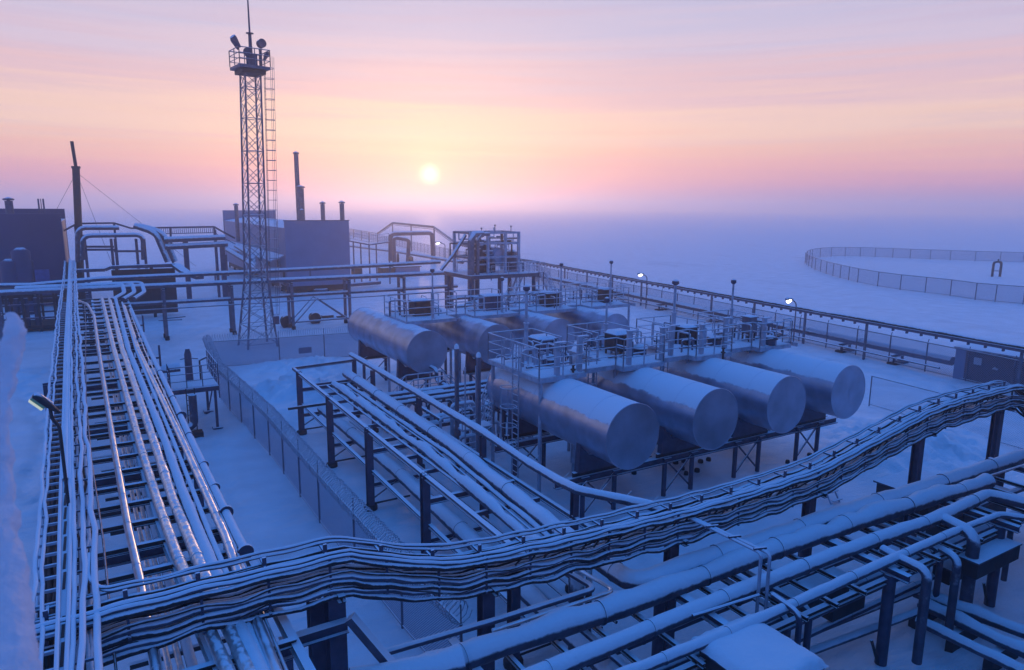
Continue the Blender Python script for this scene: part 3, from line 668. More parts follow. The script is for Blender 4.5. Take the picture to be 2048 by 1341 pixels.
for k in range(10):
    x, y = rnd.uniform(12.7, 15.0), rnd.uniform(28.3, 35.0); h = rnd.uniform(0.9, 2.6); dx = rnd.uniform(0.6, 1.4)
    pipe('riser_pipe', 'rimed riser pipe in the thicket between the middle rack and the tanks', 'pipe', [(x, y, -0.2), (x, y, h), (x + dx, y, h), (x + dx, y, h - 0.6)], rnd.uniform(0.06, 0.11), 'rime' if k % 2 else 'pipe_snow', 'riser pipes beside the tanks', bend=0.2)
# ------------------------------------------------------------------ middle pipe rack
def hpost(mb, x, y, z0, z1, w=0.22):
    return mb.ibeam((x, y, z0), (x, y, z1), w, w, 0.025, up=(0, 1, 0))
t = thing('pipe_rack', 'two-tier steel pipe rack with I-beam posts between the razor-wire fence and the tanks', 'pipe rack', (10.3, 25, 0))
LX, RX = 8.6, 12.1
for y in (36.4, 30.9, 25.5, 20.0, 14.3):
    hpost(MB(), LX, y, -0.3, 3.42, 0.26).build('post', 'steel_grey', t)
    MB().tube([(LX, y, -0.3), (LX, y, 0.16), (LX, y, 0.20)], 0.24, 12, rs=[0.27, 0.27, 0.18]).build('footing', 'bare_dark', t)
for y in (38.0, 34.9, 28.7, 22.5, 16.5):
    hpost(MB(), RX, y, -0.3, 3.38, 0.2).build('post', 'steel_grey', t)
    MB().tube([(RX, y, -0.3), (RX, y, 0.14), (RX, y, 0.18)], 0.22, 12, rs=[0.24, 0.24, 0.16]).build('footing', 'bare_dark', t)
for y in (36.4, 30.9, 25.5, 20.0, 14.3):
    MB().ibeam((LX + 0.13, y, 2.42), (RX - 0.1, y, 2.42), 0.16, 0.2).build('crossbeam', 'steel_grey', t)
    MB().ibeam((LX + 0.13, y, 1.02), (LX + 2.1, y, 1.02), 0.14, 0.18).build('crossbeam', 'steel_grey', t)
    MB().beam((LX, y, 0.4), (LX + 1.1, y, 1.0), 0.06).build('brace', 'steel_grey', t)
    MB().beam((LX + 0.05, y + 0.05, 0.22), (LX + 1.7, y + 0.05, 0.22), 0.08).build('foot_strut', 'dark', t)
for y in (37.2, 34.9, 33.2, 28.7, 26.6, 24.2, 22.5, 18.4, 16.5):
    MB().beam((9.6, y, 2.40), (RX - 0.08, y, 2.40), 0.12, 0.14).build('pipe_sleeper', 'steel_grey', t)
MB().ibeam((LX, 36.4, 3.32), (LX, 13.4, 3.32), 0.16, 0.16).build('top_rail', 'steel', t)
MB().ibeam((LX + 0.1, 36.4, 1.62), (LX + 0.1, 13.4, 1.62), 0.14, 0.14).build('lower_rail', 'steel', t)
MB().ibeam((RX, 38, 2.46), (RX, 13.8, 2.46), 0.14, 0.16).build('side_rail', 'steel', t)
MB().ibeam((LX, 37.6, 3.34), (RX, 38.0, 3.34), 0.16, 0.16).build('end_beam', 'steel', t)
MB().beam((LX, 36.4, 3.34), (LX, 37.6, 3.34), 0.14).build('end_beam', 'steel', t)
MB().beam((7.3, 33.4, 2.35), (10.2, 33.4, 2.35), 0.12).build('outrigger', 'dark', t)
c = [PX(px, py, RX) for px, py in [(702, 712), (742, 735), (836, 790), (967, 869), (1060, 932), (1120, 968)]] + [PZ(1155, 985, 3.5), PZ(1195, 994, 3.5), PZ(1245, 1004, 3.5), PZ(1300, 1016, 3.48), PZ(1370, 1046, 3.4)]
cd = thing('cable_duct', 'snow-loaded cable duct with wire whiskers along the right top of the middle pipe rack', 'cable duct', (RX, 26, 3.4))
pipe_ = MB().tube([q + Vector((0, 0, 0.08)) for q in resample(c, 0.6)], 0.155, 10, rs=[0.155 * (1 + 0.2 * noise.noise(q)) for q in resample(c, 0.6)]); pipe_.build('duct', 'pipe_snow', cd)
wh = MB()
for q in resample(c, 1.15)[1:]: wh.tube([q + Vector((0.08, 0, 0.12)), q + Vector((0.42, 0.1, 0.22 + random.uniform(-.05, .08)))], 0.012, 4)
wh.build('wire_ends', 'rime', cd)
PG = 'pipes on the middle pipe rack'
def pz(l, z): return [PZ(a, b, z) for a, b in l]
def ext(l, y): # extend a nearly straight run to y at its near end
    a, b = l[-2], l[-1]; d = (b - a) / (b.y - a.y); return l + [b + d * (y - b.y)]
big = ext(pz([(693, 747), (900, 888), (1095, 1043)], 2.75), 13.2)
big = big[:-1] + [Vector((10.78, 13.6, 2.78)), Vector((10.62, 11.97, 2.93))] + [PZ(1450, 1106, 2.95), PZ(1700, 1022, 2.95), PZ(2046, 914, 2.95) + Vector((1.0, 0, 0))]
pipe('rack_pipe', 'thickest snow-capped pipe of the middle rack, bending right below the foreground tray', 'pipe', big, 0.255, 'pipe_snow', PG, bend=0.5, n=16, lump=0.14, seed=1, bands=3.2)
def down(l): return l[:-1] + [Vector((l[-1].x, l[-1].y + 0.1, l[-1].z)), Vector((l[-1].x, l[-1].y + 0.08, -0.1))]
pipe('rack_pipe', 'lumpy snow-crusted pipe in the middle of the upper tier of the middle rack', 'pipe', down(ext(pz([(668, 768), (850, 900), (1035, 1055)], 2.68), 13.2)), 0.18, 'pipe_snow', PG, lump=0.55, seed=4)
pipe('rack_pipe', 'slim pipe between the thickest and the lumpy pipe on the middle rack', 'pipe', down(ext(pz([(697, 770), (900, 911), (1070, 1051)], 2.62), 13.4)), 0.09, 'pipe_snow', PG, lump=0.35, seed=6)
pipe('rack_pipe', 'thin pipe clipped to the side of the slim pipe on the middle rack', 'pipe', down(ext(pz([(689, 772), (860, 891), (1050, 1050)], 2.6), 13.4)), 0.035, 'pipe_snow', PG)
pipe('rack_pipe', 'thin dark-sided pipe left of the lumpy pipe on the middle rack', 'pipe', down(ext(pz([(655, 772), (900, 956), (1037, 1065)], 2.6), 13.4)), 0.05, 'pipe_snow', PG)
pipe('rack_pipe', 'thick snow-capped pipe on the lower tier of the middle rack', 'pipe', ext(pz([(645, 818), (794, 942), (937, 1076)], 1.42), 11.0), 0.26, 'pipe_snow', PG, n=14, lump=0.15, seed=2, bands=3.2)
for k, (a, lb) in enumerate([(((691, 847), (833, 960), (965, 1078)), 'upper-left thin pipe on the lower tier of the middle rack'), (((700, 843), (850, 958), (985, 1072)), 'middle thin pipe on the lower tier of the middle rack'), (((712, 838), (868, 955), (1010, 1068)), 'right thin pipe on the lower tier of the middle rack')]):
    pipe('rack_pipe', lb, 'pipe', ext(pz(a, 1.2), 13.0), 0.045, 'pipe_snow', PG)
# elbows below the foreground tray, turning to the left
el_ = 'pipes turning left below the foreground cable tray'
pipe('elbow_pipe', 'shiny bare pipe with an elbow below the foreground cable tray, catching a warm glint', 'pipe', [PZ(1130, 1125, 3.0), PZ(1230, 1182, 3.0), PZ(985, 1262, 3.0)], 0.05, 'clad', el_, bend=0.25)
pipe('elbow_pipe', 'dull pipe with an elbow beside the shiny glinting one below the foreground tray', 'pipe', [PZ(1110, 1130, 3.05), PZ(1192, 1178, 3.05), PZ(985, 1243, 3.05), PZ(770, 1306, 3.05)], 0.075, 'steel_grey', el_, bend=0.25)

# ------------------------------------------------------------------ fences
def coil(mb, a, b, r, pitch, wire, seg=10):
    a, b = Vector(a), Vector(b); d = b - a; n = max(2, int(d.length / pitch)); dn = d.normalized()
    sd = Vector((-dn.y, dn.x, 0)); P = []
    for i in range(n * seg + 1):
        th = 2 * math.pi * i / seg; rr = r * (1 + 0.16 * noise.noise(Vector((i * 0.37, a.x, a.y))))
        P.append(a + d * (i / (n * seg)) + sd * (math.cos(th) * rr) + Vector((0, 0, math.sin(th) * rr)))
    mb.tube(P, wire, 3, cap=False)
def fence(name, label, runs, h, step, m_mesh, group=None, razor=0.0, post_r=0.04, toprail=True, spikes=False, outr=None):
    a0 = runs[0][0]; t = thing(name, label, 'fence', (a0[0], a0[1], 0), group)
    for run in runs:
        P = [Vector((p[0], p[1], 0)) for p in run]
        pan = MB()
        for a, b in zip(P, P[1:]):
            pan._add([a + Vector((0, 0, 0.03)), b + Vector((0, 0, 0.03)), b + Vector((0, 0, h - 0.05)), a + Vector((0, 0, h - 0.05))], [(0, 1, 2, 3)])
        pan.build('wire_mesh', m_mesh, t)
        if toprail:
            rl = MB(); rl.tube([p + Vector((0, 0, h)) for p in P], post_r * 0.9, 6); rl.tube([p + Vector((0, 0, 0.12)) for p in P], post_r * 0.6, 5); rl.build('rail', 'steel', t)
        if razor:
            rz = MB()
            for a, b in zip(P, P[1:]): coil(rz, a + Vector((0, 0, h + razor * 0.9)), b + Vector((0, 0, h + razor * 0.9)), razor, 0.17, 0.017)
            rz.build('razor_wire', 'rime', t)
        R2 = resample(P, step) if len(P) < 8 else P
        for i, p in enumerate(R2):
            mb = MB().tube([p + Vector((0, 0, -0.3)), p + Vector((0, 0, h))], post_r, 8)
            if spikes: mb.tube([p + Vector((0, 0, h)), p + Vector((0.1, 0, h + 0.28))], post_r * 0.6, 5)
            mb.build('post', 'steel', t)
            if razor and i % 1 == 0: MB().tube([p + Vector((0, 0, h)), p + Vector((0, 0, h + 0.52))], 0.018, 5).build('wire_holder', 'steel_grey', t)
    return t
L0 = PZ(418, 737); n1 = [PZ(440, 800), PZ(540, 910), PZ(640, 1047), PZ(805, 1258)]
runA = [(L0.x, L0.y)] + [(p.x, p.y) for p in n1] + [(n1[-1].x + 0.2, n1[-1].y - 3.4)]
runB = [(L0.x, L0.y)] + [(p.x, p.y) for p in (PZ(560, 727), PZ(735, 712))]
ft = fence('razor_wire_fence', 'chain-link fence topped with coiled razor wire, turning a corner left of the tanks', [runA, runB], 2.0, 2.75, 'mesh', razor=0.3)
sp = PZ(611, 722); MB().box(sp.x - 0.5, sp.x + 0.5, sp.y - 0.06, sp.y - 0.03, 0.62, 1.08).build('blank_plate', 'sign', ft)
pl = [PZ(x, y, 2.2) for x, y in [(1150, 548), (1300, 578), (1500, 618), (1773, 668), (2045, 722)]]
a_, b_ = Vector((61.6, 85, 0)), Vector((51.6, 18.5, 0)); dperim = (a_ - b_).normalized()
far_ = a_ + dperim * 210
fence('perimeter_fence', 'long pale perimeter fence with bent-top posts running beside the far cable trestle', [[tuple(a_ + dperim * 60), tuple(b_ - dperim * 6)]], 2.2, 3.1, 'mesh_far', post_r=0.05, spikes=True)
fence('perimeter_fence', 'faint far stretch of perimeter fence behind the pipe loop', [[tuple(a_ + dperim * 62), tuple(far_)]], 2.2, 3.6, 'mesh_far', post_r=0.06, spikes=True)
fence('perimeter_fence', 'low chain-link fence in the snow right of the tanks, behind the rising cable tray', [[(PZ(1738, 812).x, PZ(1738, 812).y), (PZ(1900, 860).x, PZ(1900, 860).y), (PZ(2046, 905).x + .2, PZ(2046, 905).y)]], 1.9, 4.2, 'mesh_thin', post_r=0.035)
ring = [(2046, 609), (1990, 604), (1950, 600), (1900, 592), (1850, 586), (1800, 580), (1755, 573), (1715, 565), (1680, 556), (1652, 548), (1630, 539), (1617, 532), (1610, 526), (1614, 521), (1624, 517), (1640, 514.5), (1662, 513), (1690, 512.5), (1720, 513), (1750, 514), (1785, 515.5), (1820, 517), (1860, 518.5), (1900, 520), (1950, 522), (2000, 523.5), (2046, 525)]
rr_ = [PZ(*p) for p in ring]; rp = resample([Vector((p.x, p.y, 0)) for p in rr_], 3.4)
fence('round_enclosure_fence', 'curved fence enclosing a round snowfield out on the tundra', [[(p.x, p.y) for p in rp]], 2.3, 3.4, 'mesh_far', post_r=0.07)
p = PZ(1993, 553)
t = thing('marker_frame', 'small dark upright frame standing alone inside the curved fence', 'marker', (p.x, p.y, 0))
MB().tube(fillet([(p.x - 0.75, p.y + .4, -0.3), (p.x - 0.75, p.y + .4, 2.7), (p.x + 0.55, p.y - .3, 2.7), (p.x + 0.55, p.y - .3, -0.3)], 0.6), 0.22, 8).build('arch', 'dark', t)
MB().tube([(p.x - 0.1, p.y, 2.7), (p.x - 0.1, p.y, 3.2)], 0.14, 8).build('top_stub', 'dark', t)
MB().beam((p.x - .7, p.y + .4, 1.0), (p.x + .5, p.y - .3, 1.0), 0.12).build('crossbar', 'dark', t)

# ------------------------------------------------------------------ perimeter trestle, pipe, lamps
tr = [PZ(x, y, 3.0) for x, y in [(2045, 701), (1773, 649), (1500, 602), (1300, 570), (1090, 529), (980, 500), (930, 488)]]
base_ = tr[4]; dd = (tr[4] - tr[0]); dd.z = 0; dd.normalize()
path = [tr[0] - dd * 9] + [tr[0] + dd * s_ for s_ in (0, 12, 25, 38, 52, 66, (tr[4] - tr[0]).length, 84, 92)]
for q in path: q.z = 3.0
def ontr(px, py):   # point of the trestle line seen at this column
    o, d = Vector((tr[0].x, tr[0].y)), Vector((dd.x, dd.y)); r = ray(px, py)
    # o + d*s = (r.x,r.y)*t
    det = -d.x * r.y + d.y * r.x; s_ = (r.y * o.x - r.x * o.y) / (det) if False else None
    A, B, C_, D_ = d.x, -r.x, d.y, -r.y; dt = A * D_ - B * C_; s_ = (-o.x * D_ + o.y * B) / dt
    return Vector((o.x + d.x * s_, o.y + d.y * s_, zat(py, o.x + d.x * s_, o.y + d.y * s_)))
arch = [ontr(px, py) for px, py in [(915, 476), (868, 450), (785, 450), (755, 472)]]
zl = arch[0].z; zh = (arch[1].z + arch[2].z) / 2
arch[0].z = max(3.0, min(arch[0].z, 4)); arch[1].z = arch[2].z = zh; arch[3].z = 3.2
end = arch[3] + dd * 160
path = [tr[0] - dd * 9] + [q for q in [tr[0] + dd * s_ for s_ in (0, 12, 25, 38, 52, 66, 76, 84)]]
for q in path: q.z = 3.0
path += arch + [end]; end.z = 3.0
t = thing('cable_trestle', 'long raised cable trestle along the perimeter, stepping up over the far pipe loop', 'cable trestle', (tr[0].x, tr[0].y, 0))
mb = MB()
for a, b in zip(path, path[1:]): mb.beam(a, b, 0.5, 0.2)
mb.build('tray', 'steel_grey', t)
mb = MB()
for a, b in zip(path[:-1], path[1:-1]):
    mb.tube(wavy([a + Vector((0.05, 0, 0.16)), b + Vector((0.05, 0, 0.16))], 1.0, 0.05, 0.06, 3), 0.15, 6)
mb.build('cables', 'cable', t)
br = MB(); acc = resample(path[:-1], 1.15)
for q in acc[:95]: MB().box(q.x - 0.12, q.x + 0.12, q.y - 0.05, q.y + 0.05, q.z - 0.30, q.z - 0.075).build('bracket', 'steel_grey', t)
for q in acc[95:]: br.box(q.x - 0.12, q.x + 0.12, q.y - 0.05, q.y + 0.05, q.z - 0.30, q.z - 0.075)
tag(br.build('bracket_row', 'steel_grey', t), kind='stuff')
hr = MB()
for a, b in zip(path[-5:-1], path[-4:]): hr.beam(a - Vector((0, 0, 0.55)), b - Vector((0, 0, 0.55)), 0.12)
hr.build('lower_chord', 'steel_grey', t)
acc = resample(path[:10], 6.2)
for q in acc[1:]:
    if q.z < 3.2: MB().beam((q.x, q.y, -0.3), (q.x, q.y, q.z - 0.07), 0.16).build('post', 'steel', t)
for q in [arch[0], arch[1], (arch[1] + arch[2]) / 2, arch[2], arch[3], arch[3] + dd * 14, arch[3] + dd * 28, arch[3] + dd * 44, arch[3] + dd * 60]:
    MB().beam((q.x, q.y, -0.3), (q.x, q.y, q.z - 0.07), 0.28).build('post', 'steel', t)
po = [PZ(x, y, 1.05) for x, y in [(1100, 556), (1250, 590), (1400, 622), (1600, 665), (1773, 698), (1900, 722)]]
p0, p1_ = po[-1], po[0]; dp = (p1_ - p0).normalized()
pipe('perimeter_pipe', 'thick insulated pipe low over the snow along the perimeter fence', 'pipe', [p0 - dp * 0.2, p0 + dp * 20, p0 + dp * 40, p0 + dp * 62, p0 + dp * 84], 0.34, 'pipe_snow', None, n=14, bands=5.0)
o2 = Vector((-1.1, 0.12, -0.45))
pipe('perimeter_pipe', 'slim low pipe on the near side of the thick perimeter pipe', 'pipe', [p0 + o2, p0 + dp * 60 + o2], 0.07, 'pipe_snow')
for k, px in enumerate((1232, 1318, 1680, 1786, 1420, 1545)):
    q = ontr(px, 640); u = (q - p0).dot(dp); c0 = p0 + dp * u
    s_ = [0, -0.4, 0, 0, 0, 0][k]
    lb = ['pipe support at the far right corner of the back tank row', 'slim pipe support seen above the middle of the front deck', 'double pipe support nearest the right end tank', 'double pipe support closest to the red hut', 'pipe support mostly hidden behind the front deck railing', 'pipe support behind the right end of the front deck'][k]
    t = thing('pipe_support', lb + ', under the perimeter pipe', 'pipe support', (c0.x, c0.y, 0), 'supports under the perimeter pipe')
    for dx in (-0.55, 0.55):
        MB().tube([(c0.x + dx, c0.y, -0.3), (c0.x + dx, c0.y, 0.62)], 0.11, 8).build('post', 'steel_grey', t)
        MB().quadprism([(c0.x + dx - .4, c0.y - .35), (c0.x + dx + .4, c0.y - .35), (c0.x + dx + .4, c0.y + .35), (c0.x + dx - .4, c0.y + .35)], -0.1, 0.13).build('base_plate', 'bare_dark', t)
    MB().ibeam((c0.x - 1.0, c0.y, 0.66), (c0.x + 0.9, c0.y, 0.66), 0.22, 0.2).build('crossbeam', 'steel', t)
def lamp(px, py, z, label, s=1.0):
    p = PZ(px, py, z); t = thing('perimeter_lamp', label, 'street lamp', (p.x + 0.9, p.y, 0), 'lit lamps along the perimeter')
    MB().tube(fillet([(p.x + 0.9 * s, p.y, -0.3), (p.x + 0.9 * s, p.y, z - 0.35), (p.x + 0.25, p.y, z)], 0.5), 0.055 * s, 7).build('pole', 'steel_grey', t)
    h = MB().tube([(p.x - 0.55 * s, p.y, z + 0.05), (p.x - 0.4 * s, p.y, z + 0.08), (p.x + 0.35 * s, p.y, z + 0.03)], 0.14, 10, rs=[0.1 * s, 0.2 * s, 0.08 * s]).build('head', 'steel', t)
    MB().tube([(p.x - 0.48 * s, p.y - 0.06, z - 0.06), (p.x - 0.3 * s, p.y - 0.07, z - 0.09), (p.x + 0.1 * s, p.y - 0.05, z - 0.05)], 0.16, 10, rs=[0.1 * s, 0.2 * s, 0.07 * s]).build('lit_glass', 'lit', h)
lamp(1283, 549, 4.2, 'lit lamp on a bent pole behind the right end of the back tank row')
lamp(1580, 600, 4.2, 'lit lamp on a bent pole behind the right end of the front deck')
lamp(878, 486, 4.2, 'distant lit lamp beside the tall pipe loop', 1.6)
# red hut
h0 = PZ(1905, 757); hx, hy = h0.x, h0.y
t = thing('equipment_hut', 'low dark red hut with a pale corner and white notice, beside the perimeter pipe', 'hut', (hx + 1.3, hy - 3, 0))
MB().box(hx, hx + 2.6, hy - 0.7, hy, -0.1, 2.25).build('pale_end_wall', 'panel', t)
MB().box(hx + 0.05, hx + 2.6, hy - 4.6, hy - 0.7, 0.0, 2.12).build('body', 'red_dark', t)
MB().box(hx - 0.12, hx + 2.75, hy - 4.7, hy + 0.1, 2.25, 2.36).build('roof', 'rime', t)
MB().box(hx + 0.02, hx + 0.05, hy - 1.75, hy - 1.25, 1.3, 1.8).build('notice', 'white', t)
MB().tube([(hx - 0.02, hy - 2.5, 1.2), (hx - 0.06, hy - 2.65, 1.3), (hx - 0.02, hy - 2.85, 1.22)], 0.09, 8, rs=[.03, .1, .06]).build('wall_lamp', 'white', t)
# ------------------------------------------------------------------ left elevated pipe rack
ZP = 4.6
def lp(pts, z=ZP, near=(None)): return [PZ(a, b, z) for a, b in pts]
LG = 'pipes on the left elevated rack'
def to_near(P, y):
    a, b = P[-2], P[-1]
    if b.y > y: d = (b - a) / (b.y - a.y); P = P + [b + d * (y - b.y)]
    return P
lines = {
 'A': [(188, 632), (197, 700), (227, 890), (257, 1060), (280, 1160), (312, 1341)],
 'B': [(204, 598), (228, 700), (280, 890), (314, 1000), (353, 1110), (440, 1310)],
 'C': [(219, 598), (245, 700), (310, 890), (346, 1000), (400, 1129), (482, 1310)],
 'D': [(231, 598), (257, 700), (333, 890), (364, 980), (423, 1127), (505, 1310)],
 'E': [(244, 605), (272, 700), (350, 890), (421, 1072), (444, 1125), (520, 1310)],
 'F': [(248, 612), (277, 700), (368, 890), (450, 1072), (469, 1125), (540, 1310)],
 'G': [(259, 620), (289, 700), (377, 890), (462, 1075), (484, 1128), (560, 1310)],
 'H': [(262, 618), (298, 700), (345, 797), (378, 871), (471, 1066), (491, 1104)]}
def LP(k, z=ZP): return to_near(lp(lines[k], z), 9.5)
a0 = lp([(186, 612)])[0]
pipe('rack_pipe', 'leftmost bright metal pipe on the left rack, curving at its far end', 'pipe', [a0 + Vector((-0.9, 3.5, 0)), a0 + Vector((-0.35, 1.0, 0))] + LP('A'), 0.085, 'clad', LG, bands=2.2)
pipe('rack_pipe', 'metal pipe with patchy snow, left one of the patchy pair on the left rack', 'pipe', LP('B'), 0.115, 'clad_patch', LG, bands=2.6, lump=0.12, seed=11)
pipe('rack_pipe', 'metal pipe with patchy snow, right one of the patchy pair on the left rack', 'pipe', LP('C'), 0.125, 'clad_patch', LG, bands=2.6, lump=0.12, seed=15)
pipe('rack_pipe', 'evenly snow-covered pipe right of the patchy pair on the left rack', 'pipe', LP('D'), 0.125, 'pipe_snow', LG, lump=0.15, seed=17)
pipe('rack_pipe', 'thin snow-covered pipe on the left rack between the evenly snowed pipe and a bare one', 'pipe', LP('E'), 0.06, 'pipe_snow', LG)
pipe('rack_pipe', 'rightmost bright metal pipe on the left rack, with clamp bands', 'pipe', LP('F'), 0.10, 'clad', LG, bands=1.6)
pipe('rack_pipe', 'thin conduit along the right side of the rightmost bright pipe on the left rack', 'pipe', LP('G'), 0.03, 'clad', LG)
Hh = lp(lines['H'], ZP)
t = thing('edge_pipe', 'segmented grey flanged pipe along the right edge of the left rack', 'pipe', Hh[-1] * 1.0, None)
MB().tube(Hh, 0.10, 12).build('pipe_run', 'pipe_snow', t)
for k, (px, py) in enumerate([(320, 745), (345, 797), (363, 832), (378, 871), (408, 930), (430, 975), (452, 1025), (491, 1104)]):
    q = PZ(px, py, ZP); MB().disc(q, (0.05, -1, 0), 0.17 if k in (2, 6, 7) else 0.125, 0.09, 14).build('flange', 'steel_grey', t)
pipe('thin_conduit', 'thin rusty conduit between the cable trays and the leftmost bright pipe', 'conduit', to_near(lp([(169, 605), (172, 660), (171, 720), (172, 800), (183, 925), (196, 1010), (206, 1080), (214, 1160)], 4.75), 9.8), 0.022, 'conduit')
for k, (l, r, lb) in enumerate([
    ([(208, 655), (220, 740), (246, 898), (280, 1066), (300, 1160)], 0.06, 'thin dull pipe on the lower tier of the left rack, leftmost'),
    ([(213, 655), (228, 740), (256, 898), (295, 1066), (318, 1160)], 0.06, 'thin dull pipe on the lower tier of the left rack, middle'),
    ([(218, 655), (236, 740), (268, 898), (311, 1066), (337, 1160)], 0.10, 'thicker dull pipe on the lower tier of the left rack')]):
    pipe('lower_pipe', lb, 'pipe', to_near(lp(l, 3.3), 9.5), r, 'clad_patch' if k < 2 else 'pipe_snow', 'lower pipes of the left rack', bands=1.5)
t = thing('elevated_rack', 'elevated steel rack with crossbeams carrying pipes and cable trays on the left', 'pipe rack', (0, 30, 0))
# longitudinal beams, crossbeams, posts
def lx(px_line, y, z):     # X of a pixel polyline (seen at height z) at distance y
    P = [PZ(a, b, z) for a, b in px_line]
    for a, b in zip(P, P[1:]):
        if (a.y - y) * (b.y - y) <= 0: return a.x + (b.x - a.x) * (y - a.y) / (b.y - a.y)
    a, b = (P[0], P[1]) if y > P[0].y else (P[-2], P[-1]); return a.x + (b.x - a.x) * (y - a.y) / (b.y - a.y)
tl = [(120, 560), (101, 700), (84, 880), (64, 1113), (45, 1341)]
for ln, nm in ((lines['A'], 0.02), (lines['B'], -0.14), (lines['H'], 0.0)):
    pts = [Vector((lx(ln, y, 4.3) + nm, y, 4.30)) for y in (66, 50, 36, 26, 18, 13, 9.6)]
    mb = MB()
    for a, b in zip(pts, pts[1:]): mb.ibeam(a, b, 0.16, 0.22)
    mb.build('longitudinal_beam', 'dark', t)
y = 10.2; k = 0
while y < 66:
    xa = lx(tl, y, 5.0) + 0.15; xb = lx(lines['H'], y, ZP) + 0.12
    MB().ibeam((xa, y, 4.42), (xb, y, 4.42), 0.13, 0.14).build('crossbeam', 'dark', t)
    if k % 4 == 1:
        MB().ibeam((xa, y + 0.25, 4.12), (xb, y + 0.25, 4.12), 0.2, 0.24).build('main_beam', 'steel_grey', t)
        MB().ibeam((xa, y + 0.25, 3.12), (xb - 0.2, y + 0.25, 3.12), 0.14, 0.16).build('lower_beam', 'dark', t)
        for xx in (xa + 0.12, xb - 0.15): hpost(MB(), xx, y + 0.25, -0.3, 4.0, 0.22).build('post', 'steel_grey', t)
    else:
        MB().beam((xa + 1.3, y + 0.1, 3.14), (xb - 0.3, y + 0.1, 3.14), 0.1).build('lower_sleeper', 'dark', t)
    y += 1.32 if y < 30 else 2.2; k += 1
# side brackets with short stub posts at the right edge
for px, py in ((275, 650), (262, 690), (305, 715)):
    q = PZ(px, py, 4.4); MB().beam((q.x - 0.4, q.y, 4.35), (q.x + 0.35, q.y, 4.35), 0.09).beam((q.x + 0.33, q.y, 3.9), (q.x + 0.33, q.y, 5.0), 0.09).build('side_bracket', 'steel_grey', t)
q = PZ(92, 770, 5.2); MB().beam((q.x - 0.1, q.y, 5.2), (q.x + 0.9, q.y, 5.25), 0.16).beam((q.x, q.y, -0.3), (q.x, q.y, 5.2), 0.2).build('outer_bracket', 'steel_grey', t)
# cable trays of the left rack
ZT = 5.5
tp = {'rail_out': [(129, 522), (126, 560), (115, 627), (108, 690), (95, 804), (92, 880), (85, 943), (78, 1059), (71, 1113), (66, 1200), (60, 1341)],
      'rail_in': [(131, 522), (129, 560), (120, 627), (115, 700), (106, 804), (101, 880), (96, 943), (90, 1059), (87, 1113), (84, 1200), (80, 1341)],
      'chan_l': [(138, 522), (136, 570), (132, 640), (129, 700), (127, 800), (125, 880), (122, 950), (119, 1060), (118, 1130), (116, 1240), (113, 1341)],
      'chan_r': [(141, 522), (141, 570), (140, 640), (139, 700), (138, 800), (139, 880), (140, 950), (141, 1060), (140, 1130), (137, 1240), (133, 1341)],
      'c1': [(144, 522), (143, 600), (142, 700), (143, 800), (145, 880), (146, 950), (148, 1060), (150, 1130), (147, 1240), (143, 1341)],
      'c2': [(148, 522), (150, 600), (153, 700), (157, 800), (161, 880), (163, 950), (168, 1060), (170, 1130), (168, 1240), (163, 1341)],
      'c3': [(150, 522), (154, 600), (162, 700), (169, 800), (172, 880), (180, 950), (187, 1060), (190, 1130), (191, 1240), (193, 1341)]}
def tl_(k, z=ZT): return to_near([PZ(a, b, z) for a, b in tp[k]], 9.6)
t = thing('cable_tray', 'wide snow-caked ladder tray with exposed rungs, leftmost of the trays on the left rack', 'cable tray', (-2, 30, ZT))
MB().tube(wavy(wavy(tl_('rail_out'), 0.5, .05, .06, 1), .2, .03, .03, 81), 0.042, 8).build('side_rail', 'rime', t)
MB().tube(wavy(wavy(tl_('rail_in'), 0.5, .05, .06, 2), .2, .03, .03, 82), 0.034, 8).build('side_rail', 'rime', t)
ro = []
y = 10.0
while y < 56:
    xa = lx(tp['rail_out'], y, ZT); xb = lx(tp['chan_l'], y, ZT)
    ro.append((xa, xb, y)); y += 0.5 if y < 26 else 0.8
for xa, xb, y in ro: MB().beam((xa - 0.02, y, ZT - 0.05), (xb, y, ZT - 0.05), 0.05, 0.05).build('rung', 'rime', t)
for k, f_ in enumerate((0.2, 0.45, 0.7)):
    P = [Vector((lx(tp['rail_out'], yy, ZT) * (1 - f_) + lx(tp['chan_l'], yy, ZT) * f_, yy, ZT - 0.42)) for yy in (100, 60, 45, 35, 27, 20, 16, 13, 10)]
    MB().tube(wavy(P, 0.6, .08, .08, 20 + k), 0.05, 7).build('cable', 'bare_dark', t)
P = [Vector((lx(tp['rail_out'], yy, ZT), yy, ZT - 0.4)) for yy in (100, 60, 45, 35, 27, 20, 16, 13, 10)]
MB().tube(wavy(P, 0.6, .04, .04, 30), 0.035, 7).build('lower_rail', 'steel_grey', t)
fl_ = MB(); yy_ = [10, 12, 14, 17, 20, 25, 30, 36, 44, 55]
for a, b in zip(yy_, yy_[1:]):
    fl_.quadprism([(lx(tp['rail_out'], a, ZT) + .06, a), (lx(tp['chan_l'], a, ZT) - .02, a), (lx(tp['chan_l'], b, ZT) - .02, b), (lx(tp['rail_out'], b, ZT) + .06, b)], ZT - 0.62, ZT - 0.56)
fl_.build('tray_floor', 'bare_dark', t)
t = thing('channel_tray', 'slotted channel tray packed with snow, running lengthwise between the ladder trays on the left', 'cable tray', (-1, 30, ZT))
A_, B_ = tl_('chan_l'), tl_('chan_r')
ys = [10, 11, 12, 13, 14, 15, 16, 17, 18, 19, 20, 22, 24, 27, 30, 35, 40, 50, 62, 80, 100]
xl = [lx(tp['chan_l'], y, ZT) for y in ys]; xr = [lx(tp['chan_r'], y, ZT) for y in ys]
cm = MB()
